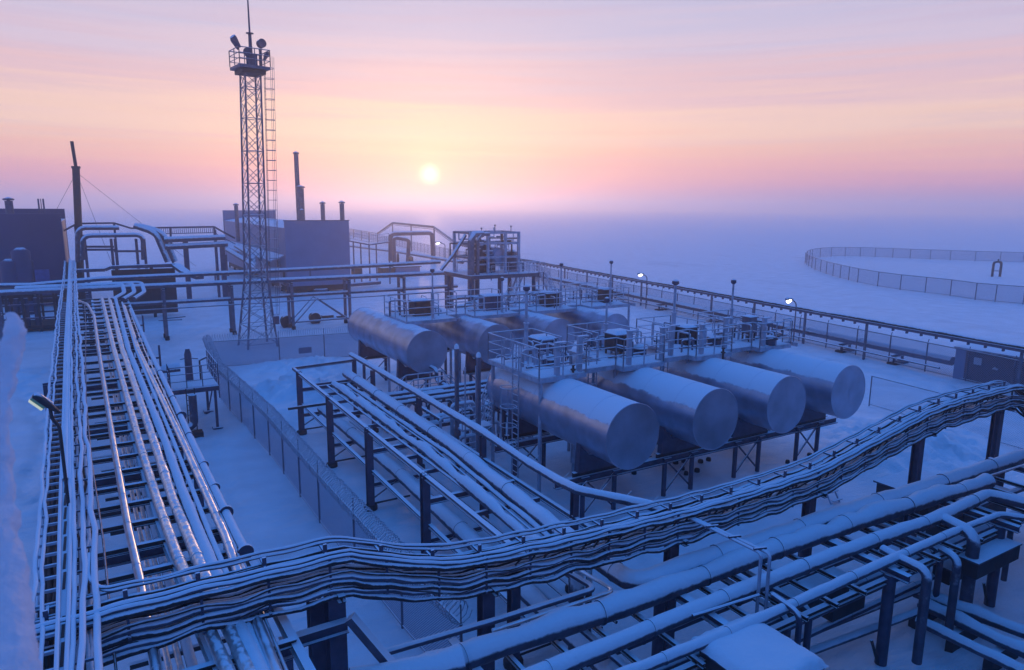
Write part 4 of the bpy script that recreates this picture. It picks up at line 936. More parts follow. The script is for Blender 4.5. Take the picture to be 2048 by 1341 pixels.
for i in range(len(ys) - 1):
    a, b, c, d = (xl[i], ys[i]), (xr[i], ys[i]), (xr[i + 1], ys[i + 1]), (xl[i + 1], ys[i + 1])
    cm.quadprism([a, b, c, d], ZT - 0.1, ZT - 0.02)
cm.build('channel', 'rime', t)
for side, xs in ((0, xl), (1, xr)):
    MB().tube([(x, y, ZT + 0.02) for x, y in zip(xs, ys)], 0.035, 7).build('lip', 'rime', t)
for i, yy in enumerate((11.3, 12.1, 13.7, 14.5, 15.3, 16.1, 16.9, 17.7, 18.5)):
    x = (lx(tp['chan_l'], yy, ZT) + lx(tp['chan_r'], yy, ZT)) / 2
    MB().box(x - 0.022, x + 0.022, yy - 0.33, yy + 0.33, ZT - 0.018, ZT - 0.010).build('slot', 'bare_dark', t)
sn = MB(); vs = []
yy_ = [19 + i * 0.5 for i in range(160)]
for y in yy_:
    a, b = lx(tp['chan_l'], y, ZT), lx(tp['chan_r'], y, ZT)
    for j in range(5): vs.append((a + (b - a) * j / 4, y, ZT + (0.03 + 0.05 * (1 - abs(j - 2) / 2) * (1 + noise.noise(Vector((y * 0.8, j, 0)))))))
sn._add(vs, [(i * 5 + j, i * 5 + j + 1, (i + 1) * 5 + j + 1, (i + 1) * 5 + j) for i in range(len(yy_) - 1) for j in range(4)], True); sn.build('snow_fill', 'snow', t)
t = thing('cable_tray', 'narrow ladder tray with two snow-coated edge cables, right of the slotted channel tray', 'cable tray', (0, 30, ZT))
MB().tube(wavy(tl_('c1'), 0.5, .04, .05, 4), 0.042, 8).build('cable', 'rime', t)
MB().tube(wavy(tl_('c2'), 0.5, .07, .06, 5), 0.048, 8).build('cable', 'rime', t)
MB().tube(wavy(tl_('c3'), 0.5, .07, .06, 6), 0.055, 8).build('cable', 'rime', t)
y = 10.1
while y < 58:
    MB().beam((lx(tp['c1'], y, ZT), y, ZT - 0.1), (lx(tp['c3'], y, ZT), y, ZT - 0.1), 0.04, 0.04).build('rung', 'steel', t); y += 1.0
for k, f_ in enumerate((0.25, 0.5, 0.75)):
    P = [Vector((lx(tp['c1'], yy, ZT) * (1 - f_) + lx(tp['c3'], yy, ZT) * f_, yy, ZT - 0.3)) for yy in (100, 60, 45, 35, 27, 20, 16, 13, 10)]
    MB().tube(wavy(P, 0.6, .08, .08, 40 + k), 0.04, 7).build('lower_cable', 'cable', t)

# ------------------------------------------------------------------ foreground cable tray
Y0 = 12.55
prof = [(-1.55, 5.46), (-0.3, 5.5), (1.7, 5.5), (3.7, 5.46), (4.3, 5.2), (5.6, 4.74), (6.4, 4.62), (8, 4.5), (10, 4.4), (12, 4.33), (14, 4.30), (16, 4.32), (17.8, 4.38), (18.6, 4.5), (20.5, 4.84), (23.2, 5.32), (24.2, 5.44), (26, 5.50), (28.5, 5.52), (29.6, 5.50)]
prof = [(x, z - 0.02) for x, z in prof]
def run(y, dz, ext=True):
    P = [Vector((x, y, z + dz)) for x, z in prof]
    if ext: P += [Vector((30.3, y - 0.1, 5.25 + dz)), Vector((31.6, y - 0.5, 4.3 + dz))]
    return P
fl_ = MB(); yy_ = [10, 12, 14, 17, 20, 25, 30, 36, 44]
for a, b in zip(yy_, yy_[1:]):
    fl_.quadprism([(lx(tp['c1'], a, ZT) + .03, a), (lx(tp['c3'], a, ZT) - .05, a), (lx(tp['c3'], b, ZT) - .05, b), (lx(tp['c1'], b, ZT) + .03, b)], ZT - 0.5, ZT - 0.45)
fl_.build('tray_floor', 'bare_dark', t)
t = thing('cable_tray', 'heavy foreground cable tray with wavy snowed cables, crossing from lower left to right', 'cable tray', (10, Y0, 4.4))
k = 0
for (y, dz, r, m, ax, az, nm) in [
    (12.92, 0.07, 0.034, 'pipe_snow', .02, .05, 'edge_cable'), (12.86, 0.02, 0.030, 'pipe_snow', .02, .05, 'edge_cable'), (12.95, -0.03, 0.03, 'steel_grey', 0, 0, 'side_rail'),
    (12.72, -0.09, 0.048, 'cable', .06, .06, 'cable'), (12.57, -0.10, 0.052, 'cable', .07, .06, 'cable'), (12.41, -0.09, 0.05, 'cable', .06, .06, 'cable'),
    (12.28, 0.05, 0.042, 'pipe_snow', .02, .05, 'edge_cable'), (12.20, 0.01, 0.046, 'pipe_snow', .02, .06, 'edge_cable'), (12.16, -0.09, 0.055, 'cable', .02, .08, 'edge_cable'), (12.24, -0.14, 0.04, 'steel_grey', 0, 0, 'side_rail'),
    (12.88, -0.46, 0.045, 'cable', .05, .10, 'lower_cable'), (12.72, -0.47, 0.05, 'cable', .05, .10, 'lower_cable'), (12.54, -0.46, 0.04, 'cable', .05, .10, 'lower_cable'), (12.40, -0.47, 0.05, 'cable', .05, .10, 'lower_cable'),
    (12.24, -0.40, 0.075, 'pipe_snow', .03, .10, 'lower_cable'), (12.20, -0.52, 0.06, 'cable', .04, .12, 'lower_cable'),
    (12.66, -0.04, 0.026, 'cable', .08, .06, 'cable'), (12.48, -0.03, 0.024, 'cable', .08, .06, 'cable'), (12.33, -0.06, 0.03, 'cable', .05, .06, 'cable'), (12.17, -0.30, 0.028, 'cable', .04, .16, 'lower_cable'), (12.20, -0.62, 0.03, 'cable', .05, .16, 'bottom_cable'),
    (12.80, -0.70, 0.05, 'cable', .05, .12, 'bottom_cable'), (12.60, -0.72, 0.06, 'cable', .06, .12, 'bottom_cable'), (12.42, -0.71, 0.06, 'cable', .06, .12, 'bottom_cable'), (12.25, -0.66, 0.08, 'pipe_snow', .03, .12, 'bottom_cable'), (12.19, -0.77, 0.055, 'cable', .04, .14, 'bottom_cable')]:
    k += 1
    P = run(y, dz)
    if nm == 'edge_cable' and k < 3:   # the back pair sweeps round into the left rack
        P = [Vector((-0.62, 14.6, ZT + dz - 0.06)), Vector((-0.62, 13.6, ZT + dz - 0.06)), Vector((-0.45, 13.1, ZT + dz - 0.05))] + P[1:]; P = fillet(P, 0.5, 4)
    if ax:
        P = wavy(P, 0.2, ax, az * 0.6, 50 + k); sg = {'edge_cable': 0.035, 'cable': 0.035, 'lower_cable': 0.085, 'bottom_cable': 0.085}[nm]
        P = [q - Vector((0, 0, sg * math.sin(math.pi * (q.x + 1.2) / 1.12) ** 2 * (0.55 + 0.9 * abs(noise.noise(Vector((int((q.x + 1.2) / 1.12) * 1.7, k * 3.3, 0))))))) for q in P]
    else: P = resample(P, 1.0)
    rs = [r * (1 + (0.35 if ax else 0) * noise.noise(q * 1.1)) for q in P]
    MB().tube(P, r, 8, rs=rs).build(nm, m, t)
acc = [q for q in resample(run(Y0, 0, False), 0.4)]
xs_ = -1.2; 
def zprof(x):
    for (xa, za), (xb, zb) in zip(prof, prof[1:]):
        if xa <= x <= xb: return za + (zb - za) * (x - xa) / (xb - xa)
    return prof[-1][1]
while xs_ < 29.4:
    z = zprof(xs_)
    MB().beam((xs_, 12.16, z - 0.01), (xs_, 12.97, z - 0.01), 0.045, 0.04).build('rung', 'steel_grey', t)
    MB().beam((xs_, 12.5, z - 0.1), (xs_, 12.5, z + 0.17), 0.07, 0.05).build('upright', 'steel_grey', t)
    MB().beam((xs_, 12.2, z - 0.74), (xs_, 12.2, z + 0.02), 0.045, 0.045).build('hanger', 'steel_grey', t)
    MB().beam((xs_, 12.15, z - 0.54), (xs_, 12.95, z - 0.54), 0.05, 0.05).build('lower_rung', 'steel_grey', t)
    MB().beam((xs_, 12.15, z - 0.80), (xs_, 12.95, z - 0.80), 0.05, 0.05).build('lower_rung', 'steel_grey', t)
    xs_ += 1.12
for k in range(60):
    x = 7 + k * 0.36; z = zprof(x) - 0.25
    if k % 6 < 4 and 7 < x < 28: MB().beam((x, 12.19, z - 0.07), (x + 0.16, 12.19, z + 0.06), 0.03, 0.03).build('cable_clip', 'bare_dark', t)
for x, wd in ((3.45, 0.34), (6.85, 0.30), (12.45, 0.28), (18.1, 0.28), (23.8, 0.28), (29.1, 0.30)):
    z = zprof(x) - 0.82
    hpost(MB(), x, 12.6, -0.3, z, wd).build('post', 'steel_grey', t)
    MB().ibeam((x, 12.05, z + 0.01), (x, 13.05, z + 0.01), 0.14, 0.14).build('bearer', 'dark', t)
MB().tube([(29.1 - 0.35, 12.5, -0.3), (29.1 - 0.35, 12.5, 4.6)], 0.03, 6).build('drop_conduit', 'steel_grey', t)

# beams and struts below the tray, near the left rack
tag(MB().ibeam(PZ(560, 1292, 3.9), PZ(695, 1250, 3.9), 0.2, 0.24).build('tie_beam', 'steel_grey'), 'short steel beam tying the left rack to the thick foreground post', 'beam')
tag(MB().beam(PZ(700, 1235, 4.1), PZ(790, 1341, 3.0), 0.22, 0.16).build('diagonal_strut', 'pipe_snow'), 'snowy diagonal strut leaning from the thick foreground post', 'strut')
tag(hpost(MB(), PZ(636, 1310, 3.0).x, PZ(636, 1310, 3.0).y, -0.3, 4.3, 0.3).build('steel_post', 'steel_grey'), 'paired steel post just left of the thick foreground post', 'post')

# ------------------------------------------------------------------ foreground right pipe rack
t = thing('pipe_rack', 'low foreground pipe rack on round posts at the lower right', 'pipe rack', (17, 10.5, 0))
for x in (5.9, 11.5, 17.16, 22.81, 28.4):
    for y in (9.4, 11.95):
        MB().tube([(x, y, -0.3), (x, y, 2.62)], 0.15, 12).build('post', 'steel_grey', t)
    MB().ibeam((x, 8.9, 2.70), (x, 12.4, 2.70), 0.2, 0.2).build('main_crossbeam', 'steel_grey', t)
    MB().tube([(x - 0.55, 9.4, 0.9), (x, 9.4, -0.2)], 0.04, 6).build('brace', 'dark', t)
for k in range(22):
    x = 4.6 + k * 1.12
    if min(abs(x - q) for q in (5.9, 11.5, 17.16, 22.81, 28.4)) > 0.4: MB().ibeam((x, 9.2, 2.56), (x, 12.2, 2.56), 0.1, 0.12).build('sleeper', 'dark', t)
MB().ibeam((3.5, 9.45, 2.44), (30, 9.45, 2.44), 0.14, 0.16).build('long_beam', 'dark', t)
MB().ibeam((3.5, 11.9, 2.44), (30, 11.9, 2.44), 0.14, 0.16).build('long_beam', 'dark', t)
PG2 = 'pipes on the foreground rack'
zf = 2.95
tee1 = PZ(1795, 1114, zf); tee2 = PZ(1880, 1034, zf)
pipe('rack_pipe', 'front snow-capped pipe of the foreground rack, with a branch bending down to the right', 'pipe', [PZ(1060, 1425, zf), PZ(1510, 1243, zf), tee1, PZ(1912, 1062, zf)], 0.13, 'pipe_snow', PG2, n=16, lump=0.14, seed=31, bands=2.1)
pipe('branch_pipe', 'branch of the front foreground pipe, elbowing down to the ground', 'pipe', [PZ(1765, 1098, zf), tee1, PZ(1856, 1142, zf), (PZ(1856, 1142, zf).x, PZ(1856, 1142, zf).y, 0.35)], 0.12, 'pipe_snow', 'branches of the foreground pipes', bend=0.3)
pipe('rack_pipe', 'second snow-capped pipe from the front of the foreground rack, broad and even', 'pipe', [PZ(960, 1398, zf), PZ(1100, 1341, zf), PZ(1400, 1215, zf), PZ(1680, 1105, zf), tee2, PZ(1975, 988, zf), PZ(2046, 1016, zf) + Vector((0.6, -.5, 0))], 0.19, 'pipe_snow', PG2, bend=0.3, n=18, lump=0.12, seed=33, bands=2.6)
e_ = PZ(1950, 1068, zf)
pipe('branch_pipe', 'thick branch of the broad foreground pipe, elbowing straight down', 'pipe', [tee2, e_, (e_.x, e_.y, 0.35)], 0.17, 'pipe_snow', 'branches of the foreground pipes', bend=0.4)
e2 = PZ(1916, 1118, zf - 0.3)
pipe('branch_pipe', 'small short branch between the two larger foreground branches, elbowing down', 'pipe', [PZ(1882, 1098, zf - 0.3), e2, (e2.x, e2.y, 0.5)], 0.11, 'pipe_snow', 'branches of the foreground pipes', bend=0.25)
pipe('rack_pipe', 'slim pipe that turns off right beyond the elbows of the foreground rack', 'pipe', [PZ(1912, 1062, zf), PZ(2000, 1029, zf), PZ(2048, 1042, zf) + Vector((0.8, -.6, 0))], 0.1, 'pipe_snow', PG2, bend=0.2)
pipe('rack_pipe', 'widest snow-buried pipe of the foreground rack, under the cable tray', 'pipe', [PZ(760, 1378, zf), PZ(1000, 1288, zf), PZ(1240, 1212, zf), PZ(1500, 1115, zf), PZ(1720, 1040, zf), PZ(1880, 990, zf), PZ(1975, 962, zf)], 0.27, 'pipe_snow', PG2, n=18, lump=0.35, seed=35, bands=3.0)
pipe('rack_pipe', 'thin shiny tube along the front of the pipe from the middle rack, lower right', 'pipe', [PZ(1560, 1082, zf - 0.05), PZ(1700, 1039, zf - 0.05), PZ(2046, 932, zf - 0.05) + Vector((1.0, 0, 0))], 0.035, 'clad', PG2)
pipe('rack_pipe', 'thin tube lying on the broad foreground pipe, left of the snowy kiosk', 'pipe', [PZ(1385, 1232, zf + 0.05), PZ(1518, 1190, zf + 0.05)], 0.035, 'pipe_snow', PG2)
pipe('end_capped_pipe', 'short fat capped pipe end heaped with snow at the bottom edge', 'pipe', [PZ(700, 1368, 3.1), PZ(924, 1322, 3.1)], 0.27, 'pipe_snow', None, n=18, lump=0.25, seed=38)
for k, (a, b, z, r, lb) in enumerate([((1560, 1290), (1850, 1175), 0.9, 0.10, 'upper snow-capped pipe low behind the foreground posts'), ((1590, 1315), (1860, 1215), 0.7, 0.11, 'lower snow-capped pipe near the ground behind the foreground posts')]):
    pipe('ground_pipe', lb, 'pipe', [PZ(*a, z), PZ(*b, z)], r, 'pipe_snow', 'low pipes by the foreground posts')
for k, (a, b, r, lb) in enumerate([((1830, 1182), (2046, 1262), 0.2, 'upper one of the snow-buried ground pipes heading to the lower right corner'), ((1842, 1205), (2046, 1300), 0.2, 'middle one of the snow-buried ground pipes heading to the lower right corner'), ((1835, 1240), (2046, 1341), 0.16, 'lowest of the snow-buried ground pipes heading to the lower right corner')]):
    p_, q_ = PZ(*a, 0.75), PZ(*b, 0.75); d_ = (q_ - p_)
    pipe('ground_pipe', lb, 'pipe', [p_, q_, q_ + d_ * 0.5], r, 'pipe_snow', 'snow-buried ground pipes', n=16, lump=0.3, seed=44 + k)
for k in range(3):
    p_ = PZ(1860 + 75 * k, 1215 + 42 * k, 0.4)
    tag(MB().box(p_.x - 0.9, p_.x + 0.6, p_.y - 0.1, p_.y + 0.1, -0.2, 0.52).build('pipe_sleeper', 'dark'), ['dark sleeper under the buried ground pipes, nearest the elbows', 'dark sleeper under the middle of the buried ground pipes', 'dark sleeper under the buried ground pipes, nearest the corner'][k], 'sleeper', 'sleepers under the ground pipes')
for k, (yy, z_, r_, xa_, xb_) in enumerate([(9.9, 1.95, 0.13, 5, 24), (10.6, 1.6, 0.17, 4, 29), (11.3, 1.9, 0.11, 6, 30), (10.2, 1.1, 0.1, 9, 23.2)]):
    pipe('lower_pipe', ['dark pipe slung under the front of the foreground rack', 'thickest dark pipe slung under the middle of the foreground rack', 'dark pipe slung under the rear of the foreground rack', 'lowest dark pipe under the foreground rack, close to the snow'][k], 'pipe', [(xa_, yy, z_), (xb_, yy, z_)], r_, 'steel_grey', 'pipes slung under the foreground rack', bands=3.0)
for k, x in enumerate((9.0, 13.6, 14.4, 19.6, 20.3, 24.4)):
    pipe('cross_pipe', 'dark cross pipe dropping through the foreground rack, %s from the left' % ['first', 'second', 'third', 'fourth', 'fifth', 'sixth'][k], 'pipe', [(x, 12.2, 2.3), (x, 9.75, 2.3), (x, 9.75, 0.2)], 0.085, 'pipe_snow' if k % 2 else 'steel_grey', 'cross pipes of the foreground rack', bend=0.3)
for k, (px, py, z_) in enumerate([(1640, 1180, 2.2), (1700, 1200, 1.7), (1930, 1130, 1.5), (2000, 1110, 2.2)]):
    q = PZ(px, py, z_); t = thing('hanging_box', ['long dark box hung under the foreground rack, right of the kiosk', 'small dark box low between the kiosk and the round posts', 'dark box behind the elbows of the foreground branches', 'snow-topped box at the right end of the foreground rack'][k], 'box', (q.x, q.y, z_ - .5), 'boxes under the foreground rack')
    w_ = (1.3, 0.7, 0.8, 1.2)[k]
    MB().box(q.x - w_, q.x + w_, q.y, q.y + 0.5, z_ - 0.45, z_).build('body', 'dark', t); MB().box(q.x - w_ - .03, q.x + w_ + .03, q.y - .03, q.y + 0.53, z_, z_ + 0.05).build('lid', 'pipe_snow', t)
# snowy kiosk
t = thing('kiosk', 'small dark kiosk with a thick flat cap of snow at the bottom edge', 'kiosk', (10.9, 8.0, 0))
zk = 3.0
A1, A2, A3 = PZ(1390, 1272, zk), PZ(1505, 1213, zk), PZ(1612, 1300, zk)
x0, x1, y1, y0 = A1.x, (A2.x + A3.x) / 2, (A1.y + A2.y) / 2, A3.y - 0.35
MB().box(x0 + 0.12, x1 - 0.1, y0 + 0.1, y1 - 0.12, 0, zk - 0.28).build('body', 'dark', t)
MB().box(x0, x1, y0, y1, zk - 0.28, zk - 0.2).build('roof', 'steel_grey', t)
n = 26; vs = []; fs = []
for j in range(n + 1):
    for i in range(n + 1):
        u, v = i / n * 2 - 1, j / n * 2 - 1; e = 1 - max(abs(u), abs(v)) ** 6
        x = x0 + (x1 - x0) * i / n + 0.05 * noise.noise(Vector((i * .4, j * .4, 2))) + u * 0.05; y = y0 + (y1 - y0) * j / n + 0.06 * noise.noise(Vector((i * .4, j * .4, 8))) + v * 0.06
        vs.append((x, y, zk - 0.2 + 0.2 * max(0, e) ** 0.5 + 0.02 * noise.noise(Vector((x * 2, y * 2, 0)))))
for j in range(n):
    for i in range(n): a = j * (n + 1) + i; fs.append((a, a + 1, a + n + 2, a + n + 1))
MB()._add(vs, fs, True).build('snow_cap', 'snow', t)
MB().box(x1 - 0.1, x1 - 0.06, y0 + 0.5, y1 - 0.5, 0.4, 2.3).build('door', 'bare_dark', t)
fr = MB()
for i in range(24):
    yy = y0 + 0.1 + (y1 - y0 - 0.2) * i / 23; fr.tube([(x1 - 0.02, yy, zk - 0.24), (x1 - 0.02, yy, zk - 0.24 - random.uniform(.05, .2))], 0.014, 4, rs=[0.016, 0.003])
    xx = x0 + (x1 - x0) * i / 23; fr.tube([(xx, y0 + 0.02, zk - 0.24), (xx, y0 + 0.02, zk - 0.26 - random.uniform(.05, .25))], 0.014, 4, rs=[0.02, 0.003])
fr.build('icicles', 'rime', t)
# conduit pair from the tray down to the kiosk
a_, b_ = PY(1388, 1037, 12.15), PY(1540, 1108, 10.0)
zz = b_.z
t = thing('conduit_drop', 'pair of rimed conduits leaving the foreground tray and dropping to the snowy kiosk', 'conduit', b_)
for k, off in enumerate((Vector((0, 0, 0)), Vector((-0.16, 0.12, 0.0)))):
    MB().tube(fillet([a_ + off * 0.5, b_ + off, Vector((b_.x, b_.y, 2.4)) + off], 0.12), 0.042, 8).build('conduit', 'rime', t)
for f_ in (0.3, 0.6, 0.92):
    q = a_.lerp(b_, f_); MB().beam(q + Vector((-0.22, 0.1, 0.05)), q + Vector((0.1, 0, 0.05)), 0.05, 0.05).build('clamp', 'steel_grey', t)
pipe('bent_pipe', 'dark bent pipe curling over beside the snowy kiosk', 'pipe', [PZ(1545, 1190, 3.05), PZ(1600, 1228, 3.05), (PZ(1600, 1228, 3.05).x, PZ(1600, 1228, 3.05).y, 1.0)], 0.07, 'steel_grey', None, bend=0.25)
# low snowy box roofs behind the foreground rack at right
for k, (px, py, w_, d_, z_, lb) in enumerate([(1830, 962, 2.6, 1.5, 1.5, 'low equipment box with a snowed lid behind the foreground rack, left of two'), (1940, 985, 3.0, 1.2, 1.9, 'low equipment box with a frosted lid behind the foreground rack, right of two')]):
    p_ = PZ(px, py, z_)
    t = thing('equipment_box', lb, 'box', (p_.x, p_.y, 0), 'low boxes behind the foreground rack')
    MB().box(p_.x - w_ / 2, p_.x + w_ / 2, p_.y - d_ / 2, p_.y + d_ / 2, -0.1, z_ - 0.06).build('body', 'dark', t)
    MB().box(p_.x - w_ / 2 - .1, p_.x + w_ / 2 + .1, p_.y - d_ / 2 - .1, p_.y + d_ / 2 + .1, z_ - 0.06, z_).build('lid', 'pipe_snow', t)
p_ = PZ(1665, 1010, 0)
t = thing('small_ladder', 'small rimed step ladder standing behind the foreground rack under the tray bend', 'ladder', (p_.x, p_.y, 0))
for s in (0, 0.55): MB().beam((p_.x + s, p_.y, -0.1), (p_.x + s - 0.2, p_.y + 0.9, 1.6), 0.06).build('stile', 'rime', t)
for i in range(5): MB().beam((p_.x - 0.04 * i, p_.y + 0.18 * i, 0.32 * i + 0.15), (p_.x + 0.55 - 0.04 * i, p_.y + 0.18 * i, 0.32 * i + 0.15), 0.12, 0.03).build('step', 'rime', t)
# ------------------------------------------------------------------ lattice mast
mx, my = 11.35, 62.3
t = thing('lighting_mast', 'tall lattice lighting mast with a railed platform, floodlights and a whip antenna', 'mast', (mx, my, 0))
ZJ, ZT_, hb, ht = 6.0, 22.5, 1.28, 0.66
rot = math.radians(8)
def mc(sx, sy, h, z):
    x, y = sx * h, sy * h
    return Vector((mx + 0.03 * z + x * math.cos(rot) - y * math.sin(rot), my + x * math.sin(rot) + y * math.cos(rot), z))
for sx, sy in ((-1, -1), (1, -1), (1, 1), (-1, 1)):
    MB().tube([mc(sx, sy, hb, -0.3), mc(sx, sy, ht + 0.06, ZJ), mc(sx, sy, ht - 0.04, ZT_)], 0.065, 8, rs=[0.095, 0.085, 0.07]).build('leg', 'steel', t)
def hw(z): return hb + (ht + 0.06 - hb) * z / ZJ if z < ZJ else ht + 0.06 - 0.10 * (z - ZJ) / (ZT_ - ZJ)
cs = [(-1, -1), (1, -1), (1, 1), (-1, 1)]
lev = [0.35, 1.9, 3.3, 4.7, 6.0, 7.3, 8.6, 9.9, 11.2, 12.5, 13.8, 15.1, 16.4, 17.7, 19.0, 20.3, 21.4, 22.4]
for i in range(4):
    a, b = cs[i], cs[(i + 1) % 4]; mb = MB()
    for j, (z0, z1) in enumerate(zip(lev, lev[1:])):
        mb.tube([mc(*a, hw(z0), z0), mc(*b, hw(z1), z1)], 0.03, 5); mb.tube([mc(*b, hw(z0), z0), mc(*a, hw(z1), z1)], 0.03, 5)
        if j % 2 == 0 or z0 < 6: mb.tube([mc(*a, hw(z0), z0), mc(*b, hw(z0), z0)], 0.035, 5)
    mb.build('lattice_bracing', 'steel', t)
pl_ = 1.22
MB().quadprism([mc(-1, -1, pl_, ZT_)[:2], mc(1, -1, pl_, ZT_)[:2], mc(1, 1, pl_, ZT_)[:2], mc(-1, 1, pl_, ZT_)[:2]], ZT_ + 0.30, ZT_ + 0.52).build('platform', 'steel', t)
MB().quadprism([mc(-1, -1, .95, ZT_)[:2], mc(1, -1, .95, ZT_)[:2], mc(1, 1, .95, ZT_)[:2], mc(-1, 1, .95, ZT_)[:2]], ZT_ - 0.05, ZT_ + 0.25).build('platform_bracket', 'dark', t)
for i in range(4):
    ra = MB(); a, b = mc(*cs[i], pl_, ZT_ + 0.55), mc(*cs[(i + 1) % 4], pl_, ZT_ + 0.55); railing(ra, [a, b], h=1.25, step=1.3, r=0.04); ra.build('railing', 'steel', t)
mb_ = mx; mx = mx + 0.03 * (ZT_ + 1)
MB().tube([(mx + .1, my, ZT_ + .5), (mx + .1, my, ZT_ + 3.1), (mx + .1, my, ZT_ + 3.2), (mx + .1, my, ZT_ + 8.2)], 0.1, 8, rs=[0.16, 0.13, 0.08, 0.035]).disc((mx + .1, my, ZT_ + 3.15), (0, 0, 1), 0.3, 0.05).build('antenna', 'steel_grey', t)
def horn(p, d, r0, r1, L_, nm):
    p, d = Vector(p), Vector(d).normalized()
    MB().tube([p, p + d * 0.15, p + d * L_ * 0.8, p + d * L_], r0, 14, rs=[r0 * .6, r0, r1, r1 * 0.9]).build(nm, 'steel_grey', t)
mt_ = mx; mx = mb_; fa = mc(-1, -1, pl_, ZT_ + 1.75); fb = mc(-1, 1, pl_, ZT_ + 1.75); fc = mc(1, 0.2, pl_, ZT_ + 1.25); mx = mt_
horn(fa + Vector((0.1, 0.1, 0)), (-0.75, -0.35, 0.85), 0.11, 0.26, 0.95, 'floodlight'); horn(fb + Vector((0.5, -1.0, 0.05)), (-0.6, -0.3, 1.0), 0.10, 0.2, 0.9, 'floodlight')
horn(fc, (0.5, 0.1, 0.85), 0.12, 0.19, 0.8, 'floodlight')
MB().tube([(mx + .75, my - .5, ZT_ + .5), (mx + .75, my - .5, ZT_ + 1.9)], 0.12, 8).disc((mx + .85, my - .55, ZT_ + 2.35), (0.25, -1, 0.1), 0.34, 0.42, 18).build('signal_lamp', 'steel_grey', t)
MB().tube([(mx - .25, my - .6, ZT_ + .5), (mx - .25, my - .6, ZT_ + 1.3)], 0.16, 8).disc((mx - .3, my - .65, ZT_ + 1.55), (-0.2, -1, 0.1), 0.3, 0.4, 16).build('signal_lamp', 'steel_grey', t)
MB().box(mx - .2, mx + .45, my - .7, my - .3, ZT_ + .55, ZT_ + 1.5).build('control_box', 'steel_grey', t)
mx = mb_; lx_ = mc(1, -0.15, ht + 0.45, 0); lt_ = mc(1, -0.15, ht + 0.45, ZT_) - mc(1, -0.15, ht + 0.45, 0)
ld = MB()
for dy in (-0.2, 0.2): ld.tube([(lx_.x + 0.05, lx_.y + dy, 0.6), (lx_.x + 0.03 * (ZT_ + 1.6), lx_.y + dy, ZT_ + 1.6)], 0.022, 5)
for i in range(74): zz = 0.8 + i * 0.31; ld.tube([(lx_.x + 0.03 + 0.03 * zz, lx_.y - 0.2, zz), (lx_.x + 0.03 + 0.03 * zz, lx_.y + 0.2, zz)], 0.014, 4)
lo = ld.build('ladder', 'steel', t)
cg = MB()
for i in range(26):
    zz = 2.6 + i * 0.82
    if zz < ZT_ + 1.5: cg.tube([(lx_.x + 0.03 * zz + 0.38 - 0.38 * math.cos(a), lx_.y + 0.36 * math.sin(a), zz) for a in [q * 2 * math.pi / 14 for q in range(14)]], 0.022, 4, closed=True)
for a in (math.pi, math.pi * .65, math.pi * 1.35): cg.tube([(lx_.x + 0.03 * zz + 0.38 - 0.38 * math.cos(a), lx_.y + 0.36 * math.sin(a), zz) for zz in (2.6, ZT_ + 1.5)], 0.016, 4)
cg.build('safety_cage', 'steel', lo)
MB().box(mx + 1.15, mx + 1.6, my - 1.5, my - 1.1, 2.0, 2.7).build('junction_box', 'steel_grey', t)

# ------------------------------------------------------------------ transverse rack behind
t = thing('pipe_rack', 'tall two-level pipe rack on paired posts crossing behind the left rack and mast', 'pipe rack', (13, 69.6, 0))
for x in (-13, -7.2, -1.0, 4.81, 10.51, 15.98, 21.68, 27.6, 33.2):
    for y in (68.85, 70.4):
        hpost(MB(), x, y, -0.3, 4.66, 0.24).build('post', 'steel', t)
        MB().tube([(x, y, -0.3), (x, y, 0.35)], 0.2, 10).build('footing', 'bare_dark', t)
    MB().ibeam((x, 68.4, 4.58), (x, 71.0, 4.58), 0.18, 0.2).build('crossbeam', 'steel', t)
    MB().ibeam((x, 68.5, 3.1), (x, 70.8, 3.1), 0.16, 0.18).build('crossbeam', 'steel', t)
for y in (68.85,):
    MB().tube([(15.98, y, 0.5), (18.4, y, 3.0), (21.68, y, 0.55)], 0.09, 6).build('truss_brace', 'steel', t); MB().tube([(15.98, y, 0.75), (21.68, y, 0.75)], 0.09, 6).build('truss_tie', 'steel', t)
    MB().tube([(15.98, y + 1.5, 0.5), (18.4, y + 1.5, 3.0), (21.68, y + 1.5, 0.55)], 0.07, 6).build('truss_brace', 'steel', t)
MB().beam((4.81, 68.6, 2.0), (6.4, 68.6, 2.05), 0.08).beam((4.2, 68.6, 1.85), (6.1, 68.6, 1.8), 0.07).build('stub_bracket', 'steel_grey', t)
MB().tube([(-1, 68.7, 2.86), (33.5, 68.7, 2.86)], 0.06, 6).build('lower_tie', 'steel', t)
BG = 'pipes on the transverse rack'
pipe('rack_pipe', 'front top pipe of the transverse rack, running from the left edge behind the mast', 'pipe', [(-16, 68.9, 4.93), (-1.0, 68.9, 4.93), (12, 68.9, 4.93), (30, 68.9, 4.93), (36, 68.9, 4.93)], 0.24, 'pipe_snow', BG, n=14, bands=6)
pipe('rack_pipe', 'lower-level pipe of the transverse rack, below its front top pipe', 'pipe', [(1.5, 69.2, 3.37), (14, 69.2, 3.37), (34, 69.2, 3.37)], 0.19, 'pipe_snow', BG, bands=6)
ub = [PY(-40, 572, 70.9), PY(60, 571, 70.9), PY(200, 558, 70.9), PY(480, 545, 70.9), PY(720, 533, 70.9), PY(880, 524, 70.9)]
pipe('rack_pipe', 'raised rear pipe of the transverse rack, highest of its pipes', 'pipe', ub, 0.21, 'pipe_snow', BG, bands=7)
for k, pxx in enumerate((230, 430, 620, 780)):
    q = PY(pxx, 560 - 0.05 * (pxx - 200), 70.9); MB().beam((q.x, 70.9, 4.6), (q.x, 70.9, q.z + 0.1), 0.14).build('pipe_saddle', 'steel', t)
